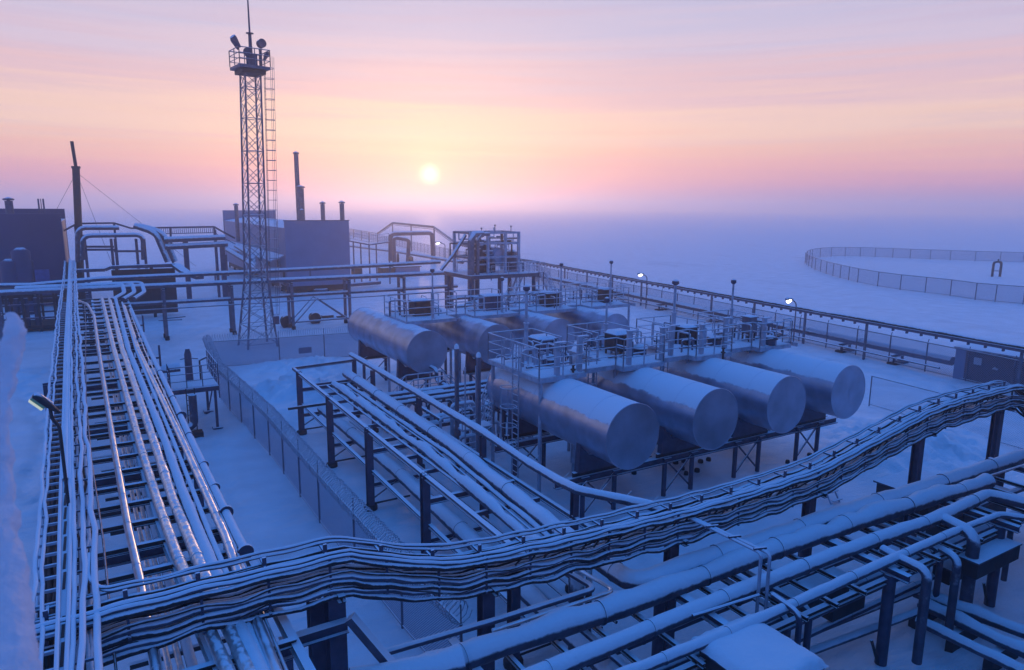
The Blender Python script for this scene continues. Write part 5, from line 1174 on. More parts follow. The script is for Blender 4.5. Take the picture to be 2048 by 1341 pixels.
pipe('rack_pipe', 'middle pipe of the transverse rack between its front and raised rear pipes', 'pipe', [(-16, 69.7, 4.9), (-0.5, 69.7, 4.9), (10, 69.7, 4.86), (30, 69.7, 4.86)], 0.16, 'pipe_snow', BG)
for k, (x, lb) in enumerate([(-0.9, 'first'), (-0.2, 'second'), (0.45, 'third')]):
    xx = 0.5 + 0.75 * k
    pipe('crossover_pipe', '%s of the three snowy elbows joining the left rack to the transverse rack' % lb, 'pipe', [(-6.0, 69.3 + 0.4 * k, 5.15), (xx + 1.2, 69.3 + 0.4 * k, 5.15), (xx + 1.2, 66.4, 4.7), (xx + 0.2, 62.5, 4.62)], 0.17, 'pipe_snow', 'elbows at the far end of the left rack', bend=0.7)
# manifold frame at the left edge
p_ = PZ(60, 660, 0.0)
t = thing('manifold_skid', 'dark open-framed manifold skid at the left edge under the transverse rack', 'skid', (p_.x, p_.y, 0))
xs0, xs1, ya, yb = PY(-10, 660, p_.y).x, PY(116, 655, p_.y).x, p_.y - 1.5, p_.y + 3
MB().box(xs0, xs1, ya, yb, 0.15, 0.55).build('base', 'bare_dark', t)
for x in [xs0 + (xs1 - xs0) * i / 4 for i in range(5)]:
    MB().beam((x, ya, -0.2), (x, ya, 4.1), 0.2).build('post', 'dark', t); MB().beam((x, yb, -0.2), (x, yb, 4.1), 0.2).build('post', 'dark', t)
for z in (1.3, 2.6, 4.0):
    MB().beam((xs0, ya, z), (xs1, ya, z), 0.16).build('rail', 'steel_grey', t); MB().beam((xs0, yb, z), (xs1, yb, z), 0.16).build('rail', 'steel_grey', t)
MB().box(xs0, xs0 + (xs1 - xs0) * 0.68, ya + 0.6, yb, 2.9, 3.95).build('upper_casing', 'bare_dark', t)
for i in range(5):
    x = xs0 + 0.5 + i * 0.75; MB().tube([(x, ya + 0.4, 0.5), (x, ya + 0.4, 3.2)], 0.2, 10).build('riser', 'steel_grey', t)

# ------------------------------------------------------------------ buildings
def block(t, x0, x1, y0, y1, z0, z1, m='panel', nm='wall', seams=True):
    mb = MB(); mb.box(x0, x1, y0, y1, z0, z1); return mb.build(nm, m, t)
Yb = 96.0
c0, c1 = PY(568.5, 443, Yb), PY(697.5, 441.5, Yb)
X0, X1, ztop = c0.x, c1.x, (c0.z + c1.z) / 2
far = PX(446, 421, X0); Yf = far.y; zbk = far.z
zside = zat(457, X0, Yb)
t = thing('process_building', 'long pale grey panelled building with parapet ends and chimneys, centre left', 'building', ((X0 + X1) / 2, Yb, 0))
block(t, X0 + 0.05, X1 - 0.05, Yb + 0.3, Yf - 0.3, 1.2, zside, 'panel')
fw = block(t, X0, X1, Yb, Yb + 0.3, 1.2, ztop, 'panel', 'front_facade')
MB().box(X0 - 0.08, X1 + 0.08, Yb - 0.06, Yb + 0.36, ztop, ztop + 0.1).build('coping', 'pipe_snow', fw)
block(t, X0 - 0.1, X1 + 1.0, Yf - 0.3, Yf, 1.2, zbk, 'panel', 'rear_facade')
rf = MB(); xm = (X0 + X1) / 2
for (xa, za, xb, zb) in ((X0, zside + 0.02, xm, zside + 0.75), (xm, zside + 0.75, X1, zside + 0.02)):
    rf._add([(xa, Yb + 0.3, za), (xb, Yb + 0.3, zb), (xb, Yf - 0.3, zb), (xa, Yf - 0.3, za)], [(0, 1, 2, 3)])
rf._add([(X0, Yb + .3, zside), (xm, Yb + .3, zside + .75), (X1, Yb + .3, zside), (X0, Yf - .3, zside), (xm, Yf - .3, zside + .75), (X1, Yf - .3, zside)], [(0, 1, 2), (5, 4, 3)])
roof = rf.build('roof', 'snow', t)
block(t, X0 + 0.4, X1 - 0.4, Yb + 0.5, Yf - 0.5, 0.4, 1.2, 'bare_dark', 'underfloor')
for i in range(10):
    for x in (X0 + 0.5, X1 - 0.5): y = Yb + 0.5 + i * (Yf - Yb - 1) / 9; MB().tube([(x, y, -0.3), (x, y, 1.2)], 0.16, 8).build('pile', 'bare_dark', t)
for k in range(6):
    y = Yb + 4 + k * 6.5
    if y < Yf - 2: MB().box(X0 + 0.0, X0 + 0.04, y, y + 1.6, 3.2, 4.4).build('window', 'bare_dark', t)
MB().box(X0 - 0.02, X0 + 0.04, Yb + 1.2, Yb + 2.4, 1.3, 3.6).build('door', 'dark', t)
cn = MB(); cn._add([(X0 - 0.02, Yb + 1.0, 5.4), (X0 - 1.9, Yb + 1.0, 4.7), (X0 - 1.9, Yf - 6, 4.7), (X0 - 0.02, Yf - 6, 5.4), (X0 - 0.02, Yb + 1.0, 5.25), (X0 - 1.9, Yb + 1.0, 4.55), (X0 - 1.9, Yf - 6, 4.55), (X0 - 0.02, Yf - 6, 5.25)], [(0, 3, 2, 1), (4, 5, 6, 7), (0, 1, 5, 4), (1, 2, 6, 5), (2, 3, 7, 6)])
cn.build('canopy', 'rime', t)
ldm = MB()
for s in (0, 0.5): ldm.tube([(X0 - 0.25, Yb + 3 + s, 0), (X0 - 0.25, Yb + 3 + s, zside + 0.9)], 0.04, 5)
for i in range(24): ldm.tube([(X0 - 0.25, Yb + 3, 0.4 + i * 0.36), (X0 - 0.25, Yb + 3.5, 0.4 + i * 0.36)], 0.03, 4)
ldm.build('wall_ladder', 'rime', t)
def chimney(name, px, ptop, y, zb, r, label, cap=True, m='steel_grey', step=None, grp=None):
    q = PY(px, ptop, y); t_ = thing(name, label, 'chimney', (q.x, y, zb), grp)
    if step:
        zs = zat(step, q.x, y); MB().tube([(q.x, y, zb), (q.x, y, zs)], r, 12).build('lower_shaft', m, t_); MB().tube([(q.x, y, zs), (q.x, y, q.z)], r * 0.6, 10).build('upper_shaft', m, t_)
    else: MB().tube([(q.x, y, zb), (q.x, y, q.z)], r, 12).build('shaft', m, t_)
    if cap: MB().tube([(q.x, y, q.z + 0.05), (q.x, y, q.z + 0.2), (q.x, y, q.z + 0.45)], r, 12, rs=[r * 1.25, r * 1.5, r * 0.2]).tube([(q.x, y, q.z - 0.02), (q.x, y, q.z + 0.1)], r * .5, 6).build('rain_cap', m, t_)
    return t_
cg_ = 'chimneys of the pale building'
zr = zside + 0.3
chimney('chimney', 592, 309, 112, zr, 0.36, 'tallest slim chimney of the pale building', True, 'steel', None, cg_)
chimney('chimney', 600.5, 377, 109, zr, 0.52, 'thick half-height chimney beside the tallest one on the pale building', True, 'steel', None, cg_)
chimney('chimney', 603.5, 424, 101, zr, 0.26, 'short stub chimney with a wide cap above the front facade of the pale building', True, 'steel', None, cg_)
chimney('chimney', 645, 409, 107, zr, 0.33, 'short capped chimney near the middle of the pale building roof', True, 'steel', None, cg_)
chimney('chimney', 683.5, 408, 100, zr, 0.33, 'short capped chimney near the right end of the pale building roof', True, 'steel', None, cg_)
chimney('chimney', 472, 412, 124, zside - 3, 0.32, 'capped chimney on the left side of the pale building, by the mast', True, 'steel', None, cg_)
# left building
Yl = 99.0
a_, b_ = PY(-30, 430, Yl), PY(121, 428, Yl)
t = thing('dark_building', 'dark blue windowless building at the left edge', 'building', ((a_.x + b_.x) / 2, Yl, 0))
ztl = b_.z; Yl2 = 112.5; zt2 = PX(130, 415, b_.x).z
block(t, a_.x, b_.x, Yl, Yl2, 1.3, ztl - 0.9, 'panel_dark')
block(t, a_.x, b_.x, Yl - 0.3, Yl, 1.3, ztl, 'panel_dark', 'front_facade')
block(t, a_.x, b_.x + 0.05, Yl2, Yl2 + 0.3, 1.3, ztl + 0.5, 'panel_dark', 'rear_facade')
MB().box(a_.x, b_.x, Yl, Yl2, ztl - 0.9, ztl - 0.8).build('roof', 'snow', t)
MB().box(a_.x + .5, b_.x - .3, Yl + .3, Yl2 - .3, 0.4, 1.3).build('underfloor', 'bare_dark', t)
dq = PY(82, 530, Yl); MB().box(dq.x - 0.75, dq.x + 0.75, Yl - 0.36, Yl - 0.3, 1.5, 4.4).build('door', 'door_blue', t)
st = MB()
for i in range(8): st.box(dq.x + 0.9 + i * 0.3, dq.x + 1.2 + i * 0.3, Yl - 1.5, Yl - 0.35, 1.4 - i * 0.18, 1.48 - i * 0.18)
st.build('entry_steps', 'dark', t)
for i in range(4):
    x = a_.x + 1 + i * 2.6; MB().tube([(x, Yl + 0.4, -0.3), (x, Yl + 0.4, 1.3)], 0.16, 8).build('pile', 'bare_dark', t)
chimney('chimney', 17, 402, 104, ztl - 0.9, 0.42, 'short capped chimney on the dark building at the left edge', True)
for k, (px, lb) in enumerate([(76, 'left one of the thin rooftop pipes on the dark building'), (81, 'middle one of the thin rooftop pipes on the dark building'), (86, 'right one of the thin rooftop pipes on the dark building')]):
    q = PY(px, 398, 110); tag(MB().tube([(q.x, 110, ztl - 0.85), (q.x, 110, q.z)], 0.10 if k != 1 else .05, 7).build('roof_pipe', 'steel_grey'), lb, 'pipe', 'thin rooftop pipes')
for k, (px, pt) in enumerate([(18, 520), (40, 497)]):
    q = PZ(px + 8, 575, 0); zt_ = zat(pt, q.x, 93.0); qx = PY(px, pt, 93.0).x
    t = thing('vertical_vessel', ['dim squat vertical vessel before the dark building, at the very left edge', 'dim vertical vessel before the dark building, right of the squat one'][k], 'vessel', (qx, 93, 0), 'vessels before the dark building')
    MB().tube([(qx, 93, 0), (qx, 93, zt_ - 0.4), (qx, 93, zt_)], 0.9, 18, rs=[0.9, 0.9, 0.35]).build('shell', 'panel_dark', t)
    MB().tube([(qx + 1.0, 92.9, 0), (qx + 1.0, 92.9, zt_ * 0.8)], 0.08, 7).build('side_pipe', 'steel_grey', t)
# guyed stack
q = PY(143.5, 283, 103); qb = PY(153, 505, 103)
t = thing('flue_stack', 'tall guyed flue stack with a slimmer top, right of the dark building', 'flue stack', (qb.x, 103, 0))
zs = zat(335, q.x, 103)
MB().tube([(qb.x, 103, -0.2), (q.x + 0.15, 103, zs)], 0.42, 14).build('lower_shaft', 'dark', t); MB().disc((q.x + 0.15, 103, zs), (0, 0, 1), 0.5, 0.25).build('joint_ring', 'dark', t)
MB().tube([(q.x + 0.15, 103, zs), (q.x, 103, q.z)], 0.2, 10).build('upper_shaft', 'dark', t)
for dx, dy in ((14, 4), (-6, 3), (4, -12)):
    MB().tube([(q.x + 0.15, 103, zs - 0.6), (qb.x + dx, 103 + dy, 3.5)], 0.02, 4).build('guy_wire', 'dark', t)

# ------------------------------------------------------------------ pipe bridges at the left, behind
Yp = 96.0
def q_(px, py, y=Yp): return PY(px, py, y)
PB = 'pipes of the left pipe bridge'
pipe('bridge_pipe', 'highest thick pipe of the left bridge, dropping at its left end', 'pipe', [q_(156, 525), q_(155, 456), q_(238, 456)], 0.27, 'pipe_snow', PB, bend=0.9, n=12)
pipe('bridge_pipe', 'long snowy pipe of the left bridge with a drop at both ends', 'pipe', [q_(165, 520, 95), q_(165, 472, 95), q_(286, 470, 95), q_(287, 520, 95)], 0.26, 'pipe_snow', PB, bend=0.9, n=12)
pipe('bridge_pipe', 'upper pipe of the bridge between the sloping duct and the pale building', 'pipe', [q_(328, 480), q_(450, 475)], 0.36, 'pipe_snow', PB)
pipe('bridge_pipe', 'lower pipe of the bridge between the sloping duct and the pale building', 'pipe', [q_(330, 494), q_(340, 494), q_(455, 488)], 0.36, 'pipe_snow', PB)
for k, (o_, lb) in enumerate([(0, 'left one of the twin insulated ducts sloping down behind the left rack'), (14, 'right one of the twin insulated ducts sloping down behind the left rack')]):
    pipe('sloping_duct', lb, 'duct', [q_(270 + o_ * .6, 452, 98), q_(300 + o_, 462, 97), q_(313 + o_, 470, 96.5), q_(336 + o_, 524, 96)], 0.36, 'pipe_snow', 'twin sloping ducts', bend=1.2, n=14)
t = thing('pipe_bridge_frame', 'steel legs and crossbeams carrying the pipes of the left bridge', 'pipe bridge', (q_(260, 520).x, Yp, 0))
for px, pt in ((168, 470), (222, 478), (230, 478), (272, 478), (288, 478), (368, 480), (373, 480), (430, 460), (442, 492), (447, 492)):
    q = q_(px, pt); MB().beam((q.x, Yp + 0.2, -0.3), (q.x, Yp + 0.2, q.z), 0.3).build('leg', 'steel_grey', t)
for px, px2, py in ((168, 232, 500), (228, 290, 503), (172, 228, 494)):
    a, b = q_(px, py), q_(px2, py); MB().beam(a + Vector((0, .2, 0)), b + Vector((0, .2, 0)), 0.25).build('beam', 'steel_grey', t)
lq = q_(234, 520)
lm = MB()
for s in (0, 0.7): lm.tube([(lq.x + s, Yp, -0.2), (lq.x + s, Yp, 4.2)], 0.05, 5)
for i in range(9): lm.tube([(lq.x, Yp, 0.4 + i * 0.42), (lq.x + 0.7, Yp, 0.4 + i * 0.42)], 0.04, 4)
lm.build('ladder', 'steel', t)
t = thing('cable_bridge', 'thin truss-like cable bridge high behind the left pipes, bending down to the pale building', 'cable bridge', (q_(380, 520, 104).x, 104, 0))
cb = [q_(120, 466, 104), q_(150, 450, 104), q_(158, 447.5, 104), q_(228, 446.5, 104), q_(262, 457, 104), q_(310, 456, 104), q_(428, 454, 104), q_(447, 465, 104), q_(470, 477, 104)]
mb = MB(); [mb.beam(a, b, 0.3, 0.22) for a, b in zip(cb, cb[1:])]; mb.build('tray', 'steel_grey', t)
mb = MB(); [mb.beam(a - Vector((0, 0, .8)), b - Vector((0, 0, .8)), 0.12, 0.1) for a, b in zip(cb[5:], cb[6:])]
for i in range(30): a = cb[5].lerp(cb[6], i / 29); mb.beam(a, a - Vector((0, 0, .8)), 0.06)
mb.build('lower_chord', 'steel_grey', t)
for q in (cb[1], cb[3], cb[5] + Vector((1.8, 0, 0)), cb[6]): MB().beam((q.x, 104, -0.3), (q.x, 104, q.z), 0.25).build('leg', 'steel_grey', t)
t = thing('low_cable_rack', 'low cable rack on short legs crossing in front of the sloping ducts', 'cable rack', (q_(230, 545, 84).x, 84, 0))
lr = [q_(150, 542, 84), q_(210, 540, 84), q_(222, 535, 84), q_(350, 530, 84), q_(372, 546, 80), q_(400, 556, 78)]
mb = MB(); [mb.beam(a, b, 0.9, 0.3) for a, b in zip(lr, lr[1:])]; mb.build('tray', 'pipe_snow', t)
for f_ in (0.05, 0.4, 0.75):
    q = lr[0].lerp(lr[3], f_); MB().beam((q.x, 84, -0.3), (q.x, 84, q.z), 0.3).build('leg', 'dark', t)
mb = MB(); mb.box(lr[2].x, lr[3].x, 84.6, 85.2, 0.3, lr[3].z - 0.4); mb.build('side_screen', 'dark', t)
q = q_(318, 505, 99); t = thing('equipment_shelter', 'dark low shelter half hidden behind the twin sloping ducts', 'shelter', (q.x, 99, 0))
MB().box(q.x - 3.0, q.x + 1.0, 99.4, 102, -0.1, 3.6).build('body', 'dark', t); MB().box(q.x - 3.1, q.x + 1.1, 99.3, 102.1, 3.6, 3.72).build('roof', 'rime', t); MB().box(q.x - 3.2, q.x + 1.8, 98.2, 99.3, 4.2, 4.4).build('catwalk', 'steel', t)
# pipes beside the pale building
for k, (a, b, r, lb) in enumerate([((472, 492, 118), (505, 512, 100), 0.34, 'upper snow-covered pipe sloping along the left side of the pale building'), ((455, 500, 112), (504, 529, 92), 0.34, 'lower snow-covered pipe sloping along the left side of the pale building, seen through the mast')]):
    A = PY(*a); B = PY(*b)
    pipe('side_pipe', lb, 'pipe', [A, B, B + Vector((0.1, -0.2, -1.2))], r, 'pipe_snow', 'pipes beside the pale building', bend=0.5)
for k, px in enumerate((435, 448, 455)):
    q = PZ(px, 545 + 6 * (k > 0), 0); 
    tag(MB().beam((q.x, q.y, -0.3), (q.x, q.y, 3.6), 0.26).box(q.x - .25, q.x + .25, q.y - .25, q.y + .25, -0.2, 0.5).build('pipe_prop', 'steel_grey'), ['far prop under the pipes beside the pale building', 'left prop of the near pair under the pipes beside the pale building', 'right prop of the near pair under the pipes beside the pale building'][k], 'prop', 'props beside the pale building')
# low pipe run in the snow under the transverse rack
pipe('ground_pipe', 'dark kinked pipe lying in the snow before the pale building', 'pipe', [PZ(560, 576, 0.5), PZ(605, 576, 0.5), PZ(622, 582, 0.4), PZ(650, 582, 0.4), PZ(665, 573, 0.5), PZ(760, 565, 0.5)], 0.3, 'steel_grey', None, bend=1.0)
for k, (px, py, rad, lb) in enumerate([(573, 645, 0.62, 'dark round drum lying in the snow by the mast foot'), (629, 637, 0.58, 'dark round drum lying under the truss of the transverse rack')]):
    q = PZ(px, py + 9, 0)
    t = thing('cable_drum', lb, 'drum', (q.x, q.y, 0), 'drums in the snow')
    MB().tube([(q.x, q.y - 0.5, rad * .85), (q.x + 0.15, q.y + 0.6, rad * .85)], rad, 18).build('body', 'rust', t)
    MB().disc((q.x - .02, q.y - 0.53, rad * .85), (0.1, -1, 0), rad * 1.06, 0.06, 18).build('rim', 'dark', t)
q = PZ(655, 636, 0); tag(MB().box(q.x - 0.6, q.x + 0.6, q.y - 0.3, q.y + 0.3, -0.1, 0.3).box(q.x + .9, q.x + 1.6, q.y - 0.6, q.y - 0.3, -0.1, 0.2).build('timber_pile', 'rust'), 'low dark timbers in the snow beside the drums', 'timber')

# ------------------------------------------------------------------ process skid tower
Ys = 60.0
def s_(px, py, y=Ys): return PY(px, py, y)
xl_, xr_ = s_(938, 500).x, s_(1035, 500).x; zdk = s_(985, 547).z; zt_ = (s_(945, 466).z + s_(1035, 466).z) / 2
t = thing('process_skid', 'crowded open-frame process tower with drums inside, standing on tall legs behind the tanks', 'process tower', ((xl_ + xr_) / 2, Ys, 0))
MB().box(xl_ - 0.7, xr_ + 1.6, Ys - 1.6, Ys + 4.2, zdk - 0.35, zdk).build('deck', 'pipe_snow', t)
for x in (xl_, xl_ + (xr_ - xl_) * 0.36, xl_ + (xr_ - xl_) * 0.72, xr_):
    for y in (Ys - 0.2, Ys + 3.2):
        MB().beam((x, y, zdk), (x, y, zt_), 0.24).build('column', 'rime', t)
for z in (zt_, zdk + (zt_ - zdk) * 0.74, zdk + (zt_ - zdk) * 0.4):
    for y in (Ys - 0.2, Ys + 3.2): MB().beam((xl_ - .12, y, z), (xr_ + .12, y, z), 0.2).build('beam', 'rime', t)
    for x in (xl_, xr_): MB().beam((x, Ys - .2, z), (x, Ys + 3.2, z), 0.2).build('beam', 'steel', t)
for x in (xl_ - 0.4, (xl_ + xr_) / 2, xr_ + 1.2):
    for y in (Ys - 1.2, Ys + 3.6): MB().tube([(x, y, -0.3), (x, y, zdk - 0.35)], 0.2, 8).build('leg', 'steel_grey', t)
dz = s_(1003, 513).z; xd = s_(1000, 513).x
MB().tube([(xd, Ys + 0.1, dz), (xd, Ys + 0.3, dz), (xd + 0.3, Ys + 3.0, dz)], 0.85, 20, rs=[0.6, 0.86, 0.86]).build('horizontal_drum', 'tank_bare', t)
for px, r, ptop, pb in ((958, 0.5, 488, 538), (1023, 0.55, 500, 540), (1033, 0.4, 505, 540), (973, 0.35, 480, 538), (985, 0.3, 495, 538), (948, 0.28, 478, 540)):
    a = s_(px, ptop, Ys + 1.2); MB().tube([(a.x, a.y, zdk), (a.x, a.y, a.z - 0.2), (a.x, a.y, a.z)], r, 14, rs=[r, r, r * .5]).build('vertical_drum', 'steel_grey', t)
for i in range(64):
    x = random.uniform(xl_ + .3, xr_ - .3); y = Ys + random.uniform(0.2, 2.8); z = random.uniform(zdk + 0.6, zt_ - 0.3)
    P = [(x, y, z), (x + random.choice((-1, 1)) * random.uniform(.5, 1.6), y, z), (0, 0, 0)]; P[2] = (P[1][0], y, z + random.uniform(-1.6, 1.0)); MB().tube(P, random.uniform(.05, .11), 6).build('piping', ('rime', 'steel', 'steel_grey', 'rime', 'dark')[i % 5], t)
for px, pt in ((963, 457), (990, 451), (1022, 453)):
    a = s_(px, pt); MB().tube([(a.x, a.y, zt_), (a.x, a.y, a.z)], 0.035, 5).disc(a, (0, 0, 1), 0.09, 0.12, 8).build('vent_tip', 'steel_grey', t)
for x, r in ((xl_ - 0.15, 0.34), (xl_ + 0.55, 0.2)):
    MB().tube([(x, Ys - 0.7, 0.5), (x, Ys - 0.7, zt_ - 0.8), (x + 0.5, Ys - 0.4, zt_ - 0.1), (x + 1.5, Ys - 0.2, zt_ - 0.1)], r, 10).build('riser', 'steel', t)
ra = MB(); railing(ra, [(xl_ + 1.2, Ys - 1.55, zdk), (xr_ + 1.55, Ys - 1.55, zdk), (xr_ + 1.55, Ys + 4, zdk)], h=1.15, step=1.2); ra.build('railing', 'rime', t)
b0 = s_(900, 525); pipe('sloping_pipe', 'thick pipe sloping up into the left side of the process tower', 'pipe', [s_(882, 540), s_(905, 512), s_(931, 470)], 0.17, 'pipe_snow')
t = stair_bridge(xr_ + 2.0, xr_ + 4.6, Ys + 2.5, zdk - 0.3, 1.0, 2.6, 'rimed stairs and railed landing to the right of the process tower')
for k in range(9):
    x = xl_ - 1 + k * 1.1; zb = 1.0 + 0.5 * (k % 3)
    tt = thing('valve_set', 'small valve set in the thicket of pipes under the process tower', 'valve', (x, Ys - 3.5, 0), 'valve sets under the process tower')
    MB().tube([(x, Ys - 3.5, -0.2), (x, Ys - 3.5, zb + 0.6)], 0.09, 7).disc((x, Ys - 3.5, zb), (1, 0.2, 0), 0.22, 0.3, 12).build('body', 'steel_grey', tt)
    MB().disc((x, Ys - 3.5, zb + 0.65), (0, 0, 1), 0.2, 0.05, 12).build('handwheel', 'dark', tt)
for k, (z, y, r) in enumerate([(3.0, Ys - 3.2, .2), (2.3, Ys - 4.4, .16), (3.7, Ys - 2.4, .17), (1.5, Ys - 5.2, .14)]):
    pipe('skid_pipe', ['thick', 'medium', 'upper', 'lowest'][k] + ' snowy pipe running across below the process tower', 'pipe', [(xl_ - 3, y, z), (xr_ + 2, y, z), (xr_ + 2, y + 2.2, z)], r, 'pipe_snow', 'pipes below the process tower', bend=0.4)
# pipe loop far behind
Yq = 150.0
def lq_(px, py, y=Yq): return PY(px, py, y)
LPG = 'pipes of the far loop'
pipe('loop_pipe', 'large insulated pipe loop shaped like a gate, below the arch of the cable trestle', 'pipe', [lq_(781, 535), lq_(781, 468), lq_(864, 466), lq_(867, 535)], 0.5, 'steel_grey', LPG, bend=1.0)
pipe('loop_pipe', 'smaller inner pipe loop standing before the large gate-shaped one', 'pipe', [lq_(789, 535, 140), lq_(787, 475, 140), lq_(818, 480, 140), lq_(815, 535, 140)], 0.42, 'steel_grey', LPG, bend=0.9)
for k, (px, pt, lb) in enumerate([(796, 507, 'black valve post left of the two standing in the far pipe loop'), (822, 512, 'black valve post right of the two standing in the far pipe loop')]):
    q = PZ(px, 532, 0); zt__ = zat(pt, q.x, q.y); tag(MB().tube([(q.x, q.y, -0.3), (q.x, q.y, zt__ - 1.4), (q.x, q.y, zt__ - 1.3), (q.x, q.y, zt__ - .3), (q.x, q.y, zt__ - .2), (q.x, q.y, zt__)], 0.4, 8, rs=[.32, .32, .5, .5, .3, .2] if k else [.3, .3, .3, .28, .2, .2]).build('valve_post', 'dark'), lb, 'valve', 'valve posts in the far loop')
pipe('far_pipe', 'long low far pipe running through the loop toward the perimeter', 'pipe', [PZ(700, 492, 1.2), PZ(790, 503, 1.2), PZ(862, 515, 1.2), PZ(925, 525, 1.2)], 0.36, 'pipe_snow')
t = thing('container_hut', 'small grey flat-roofed hut with a dark end behind the transverse rack', 'hut', (PZ(805, 550, 0).x, PZ(805, 550, 0).y, 0))
a, b = PZ(792, 553, 0.0), PZ(832, 549, 0.0); zh_ = zat(536, a.x, a.y)
MB().box(a.x, b.x, a.y, a.y + 2.5, 0.2, zh_).build('body', 'panel', t); MB().box(a.x - 2.4, a.x, a.y + 0.4, a.y + 2.5, 0.1, zh_).build('dark_end', 'dark', t); MB().box(a.x - 0.2, b.x + 0.2, a.y - 0.2, a.y + 2.7, zh_, zh_ + 0.15).build('roof', 'dark', t)
t = thing('far_walkway', 'spindly railed walkway on thin legs between the pale building and the far pipe loop', 'walkway', (PZ(740, 545, 0).x, PZ(740, 545, 0).y, 0))
Yw = 104.0
w0, w1, w2 = PY(700, 483, Yw), PY(738, 490, Yw), PY(778, 484, Yw)
mb = MB(); mb.beam(w0, w1, 1.0, 0.16); mb.beam(w1, w2, 1.0, 0.16); mb.build('walk_deck', 'steel_grey', t)
ra = MB(); railing(ra, [w0, w1, w2], h=1.3, step=2.2, r=0.035); ra.build('railing', 'steel', t)
for q in (w0 + Vector((.5, 0, 0)), w0.lerp(w1, .55), w1, w1.lerp(w2, .35), w2): MB().beam((q.x, Yw, -0.3), (q.x, Yw, q.z), 0.16).build('leg', 'steel_grey', t)
for k, (px, py) in enumerate([(716, 553), (700, 520)]):
    q = PZ(px, py, 0)
    if k == 0: tag(MB().box(q.x - 0.8, q.x + 0.8, q.y, q.y + 1.2, -0.1, 1.3).box(q.x - 0.6, q.x + 0.2, q.y + .1, q.y + 1.1, 1.3, 1.5).build('pump_box', 'bare_dark'), 'small black box at the right foot of the pale building', 'box')

# ------------------------------------------------------------------ valve platform beside the left rack
zp = 2.5
a, b = PZ(338, 783, zp), PZ(436, 768, zp)
x0, x1, y0 = a.x, b.x, (a.y + b.y) / 2; y1 = y0 + 4.2
t = thing('valve_platform', 'railed steel valve platform standing beside the left rack, reached by a ladder', 'platform', ((x0 + x1) / 2, y0, 0))
MB().box(x0, x1, y0, y1, zp - 0.3, zp - 0.06).build('deck', 'steel_grey', t); MB().box(x0 + .05, x1 - .05, y0 + .05, y1 - .05, zp - 0.06, zp + 0.03).build('snow_cover', 'snow', t)
ra = MB(); railing(ra, [(x0 + 0.1, y0 + 1.4, zp), (x0 + 0.1, y0, zp), (x1, y0, zp), (x1, y1, zp)], h=1.15, step=0.75, r=0.025); ra.build('railing', 'steel_grey', t)
for x in (x0 + 0.2, x1 - 0.15):
    for y in (y0 + 0.4, y1 - 0.2): MB().beam((x, y, -0.2), (x, y, zp - 0.3), 0.13).box(x - .25, x + .25, y - .25, y + .25, -0.2, 0.06).build('leg', 'steel_grey', t)
MB().beam((x0 + 1.9, y0 + .3, 1.2), (x1 - 0.3, y0 + .3, zp - 0.3), 0.06).build('brace', 'steel_grey', t)
lm = MB(); lx0 = PY(373, 800, y0).x
for s in (0, 0.4): lm.tube([(lx0 + s, y0 - .1, 0.0), (lx0 + s, y0 - .1, zp)], 0.03, 5)
for i in range(9): lm.tube([(lx0, y0 - .1, 0.25 + i * .27), (lx0 + .4, y0 - .1, 0.25 + i * .27)], 0.022, 4)
lm.build('ladder', 'dark', t)
q = PZ(392, 866, 0.25)
pipe('drop_pipe', 'thick vertical pipe dropping from the valve platform with an elbow at the snow', 'pipe', [(q.x, q.y + .4, zp - 0.3), (q.x, q.y + .4, 0.5), (q.x - 1.6, q.y + .3, 0.5)], 0.2, 'pipe_snow', None, bend=0.35)
tag(MB().box(q.x - .45, q.x + .35, q.y - .15, q.y + .5, -0.2, 0.26).build('footing_block', 'bare_dark'), 'black footing block under the elbow of the thick drop pipe', 'footing')
v = thing('valve_stub', 'short thick valve stub with arms standing on the railed valve platform', 'valve', (PY(377, 730, y0 + 1.6).x, y0 + 1.6, zp))
vx = v.location.x
MB().tube([(vx, y0 + 1.6, zp - .3), (vx, y0 + 1.6, zp + 1.5), (vx, y0 + 1.6, zp + 1.8)], 0.17, 12, rs=[.2, .18, .1]).build('body', 'steel_grey', v)
MB().tube([(vx + 0.55, y0 + 1.5, zp), (vx + .55, y0 + 1.5, zp + 1.1), (vx + .9, y0 + 1.5, zp + 1.25)], 0.05, 6).tube([(vx - .4, y0 + 1.6, zp + 1.25), (vx, y0 + 1.6, zp + 1.3), (vx + .5, y0 + 1.6, zp + 1.2)], 0.03, 5).build('arm', 'dark', v)
dd_ = thing('drum_tank', 'dark horizontal drum with a snowy top behind the railed valve platform', 'drum', (PY(335, 728, y1).x, y1 + .6, zp - 1))
dx0, dx1 = PY(312, 726, y1 + .6).x, PY(358, 720, y1 + .6).x
MB().tube([(dx0, y1 + .6, zp + 0.05), (dx1, y1 + .6, zp + 0.05)], 0.38, 16).build('shell', 'pipe_snow', dd_); MB().box(dx0 + .4, dx1 - .4, y1 + .3, y1 + .9, -0.2, zp - .25).build('stand', 'dark', dd_)

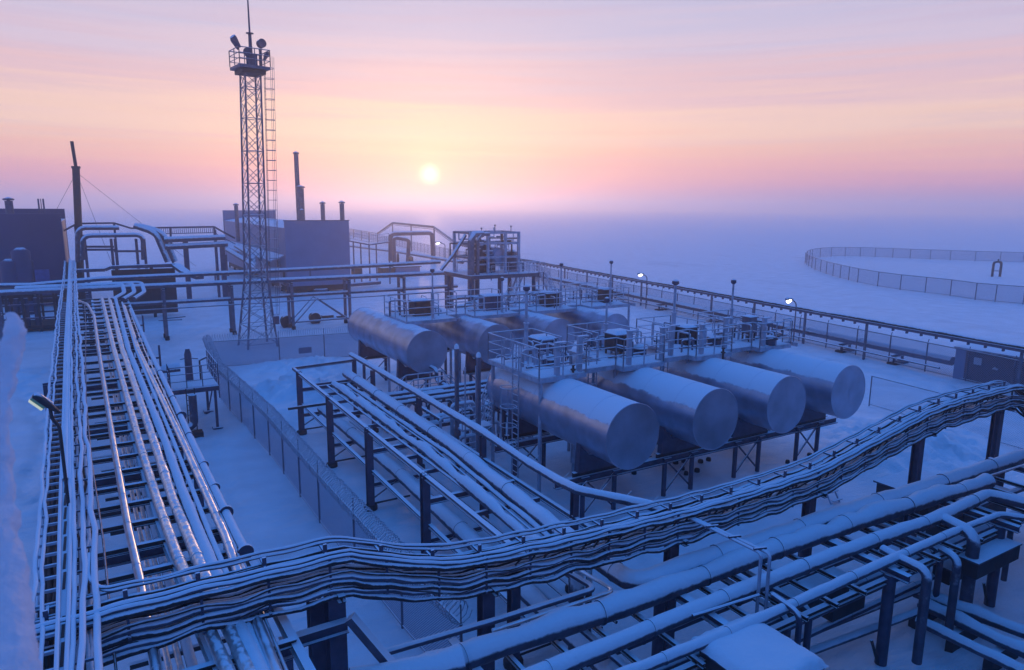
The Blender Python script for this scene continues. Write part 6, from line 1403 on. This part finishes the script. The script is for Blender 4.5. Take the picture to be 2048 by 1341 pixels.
# ------------------------------------------------------------------ street lamp at the left tray
q = PZ(137, 1010, 5.5); zc_ = zat(842, q.x, q.y)
t = thing('street_lamp', 'large street lamp on a dark pole rising through the left cable trays', 'street lamp', (q.x, q.y, 5.4))
e1 = Vector((q.x, q.y, zc_)); h1 = PY(100, 815, q.y); h2 = PY(74, 797, q.y)
MB().tube(fillet([(q.x, q.y, 5.3), e1 - Vector((0, 0, 0.12)), e1 + Vector((-0.12, 0, 0.06)), h1], 0.1), 0.035, 8).build('pole', 'dark', t)
ax = (h2 - h1).normalized(); up_ = Vector((ax.z, 0, -ax.x)); up_ = up_ if up_.z > 0 else -up_
hd = MB(); n = 10; L2 = (h2 - h1).length + 0.1
rings = [(-0.22, .04, .03), (0.0, .09, .06), (L2 * .5, .13, .085), (L2 * .92, .13, .08), (L2, .09, .04)]
vs = []
for s, wy, wz in rings:
    for k in range(n): a_ = 2 * math.pi * k / n; vs.append(h1 + ax * s + Vector((0, 1, 0)) * (wy * math.cos(a_)) + up_ * (wz * math.sin(a_) + 0.02))
hd._add(vs, [(i * n + k, i * n + (k + 1) % n, (i + 1) * n + (k + 1) % n, (i + 1) * n + k) for i in range(len(rings) - 1) for k in range(n)] + [tuple(range((len(rings) - 1) * n, len(rings) * n))], True)
ho = hd.build('head', 'dark', t)
for (s0, s1, dn, m_, nm) in ((L2 * .18, L2 * .96, 0.06, 'lens_green', 'reflector'), (L2 * .2, L2 * .94, 0.11, 'lens', 'lens')):
    mb = MB(); c0_, c1_ = h1 + ax * s0 - up_ * dn, h1 + ax * s1 - up_ * dn
    mb.beam(c0_, c1_, 0.19, 0.055, up=up_); mb.build(nm, m_, ho)
MB().beam(h1 + ax * 0.02 + up_ * 0.1, h2 + up_ * 0.1, 0.05, 0.02, up=up_).build('snow_edge', 'clad', ho)

# ------------------------------------------------------------------ frosted rail post close to the camera
ctr = [(26, 628, 1.42), (27, 668, 1.40), (22, 720, 1.36), (10, 790, 1.32), (4, 860, 1.28), (4, 940, 1.22), (6, 1030, 1.16), (8, 1120, 1.10), (10, 1210, 1.05), (12, 1300, 1.00), (14, 1400, 0.95), (15, 1500, 0.9)]
wid = [7, 16, 15, 10, 11, 14, 18, 25, 33, 40, 48, 58]
P = [PD(x, y, d) for x, y, d in ctr]; R0_ = [w_ / F * d for (x, y, d), w_ in zip(ctr, wid)]
P2, R2 = [], []
for i in range(len(P) - 1):
    for k in range(10):
        f_ = k / 10; P2.append(P[i].lerp(P[i + 1], f_)); R2.append(R0_[i] + (R0_[i + 1] - R0_[i]) * f_)
mb = MB(); mb.tube(P2, 0.03, 40, rs=R2)
def lumpy(v):
    v = Vector(v); return v + Vector((noise.noise(v * 32), noise.noise(v * 32 + Vector((9, 9, 9))), noise.noise(v * 32 + Vector((4, 1, 7))))) * 0.0065 + Vector((noise.noise(v * 110), noise.noise(v * 110 + Vector((3, 3, 3))), noise.noise(v * 110 + Vector((8, 2, 5))))) * 0.0035
mb.v = [tuple(lumpy(v)) for v in mb.v]
tag(mb.build('frosted_post', 'frost'), 'lumpy frost-covered post close to the camera at the left edge', 'post')

# ------------------------------------------------------------------ unseen building behind the camera, added to shade the near yard
t = thing('shade_building', 'unseen tall building added behind the camera to shade the foreground', 'building', (10, -9, 0))
MB().box(0.9, 40, -18, -1.8, 0, 10.3).build('wall', 'panel_dark', t)
MB().box(23.5, 40, -1.8, 6.4, 0, 10.3).build('shade_wing_wall', 'panel_dark', t)  # out-of-view side wing, added to block sky light from the right foreground
MB().box(23.4, 40.2, -1.7, 6.5, 10.3, 10.5).build('shade_wing_roof', 'snow', t)
MB().box(0.7, 40.2, -18.2, -1.7, 10.3, 10.5).build('roof', 'snow', t)
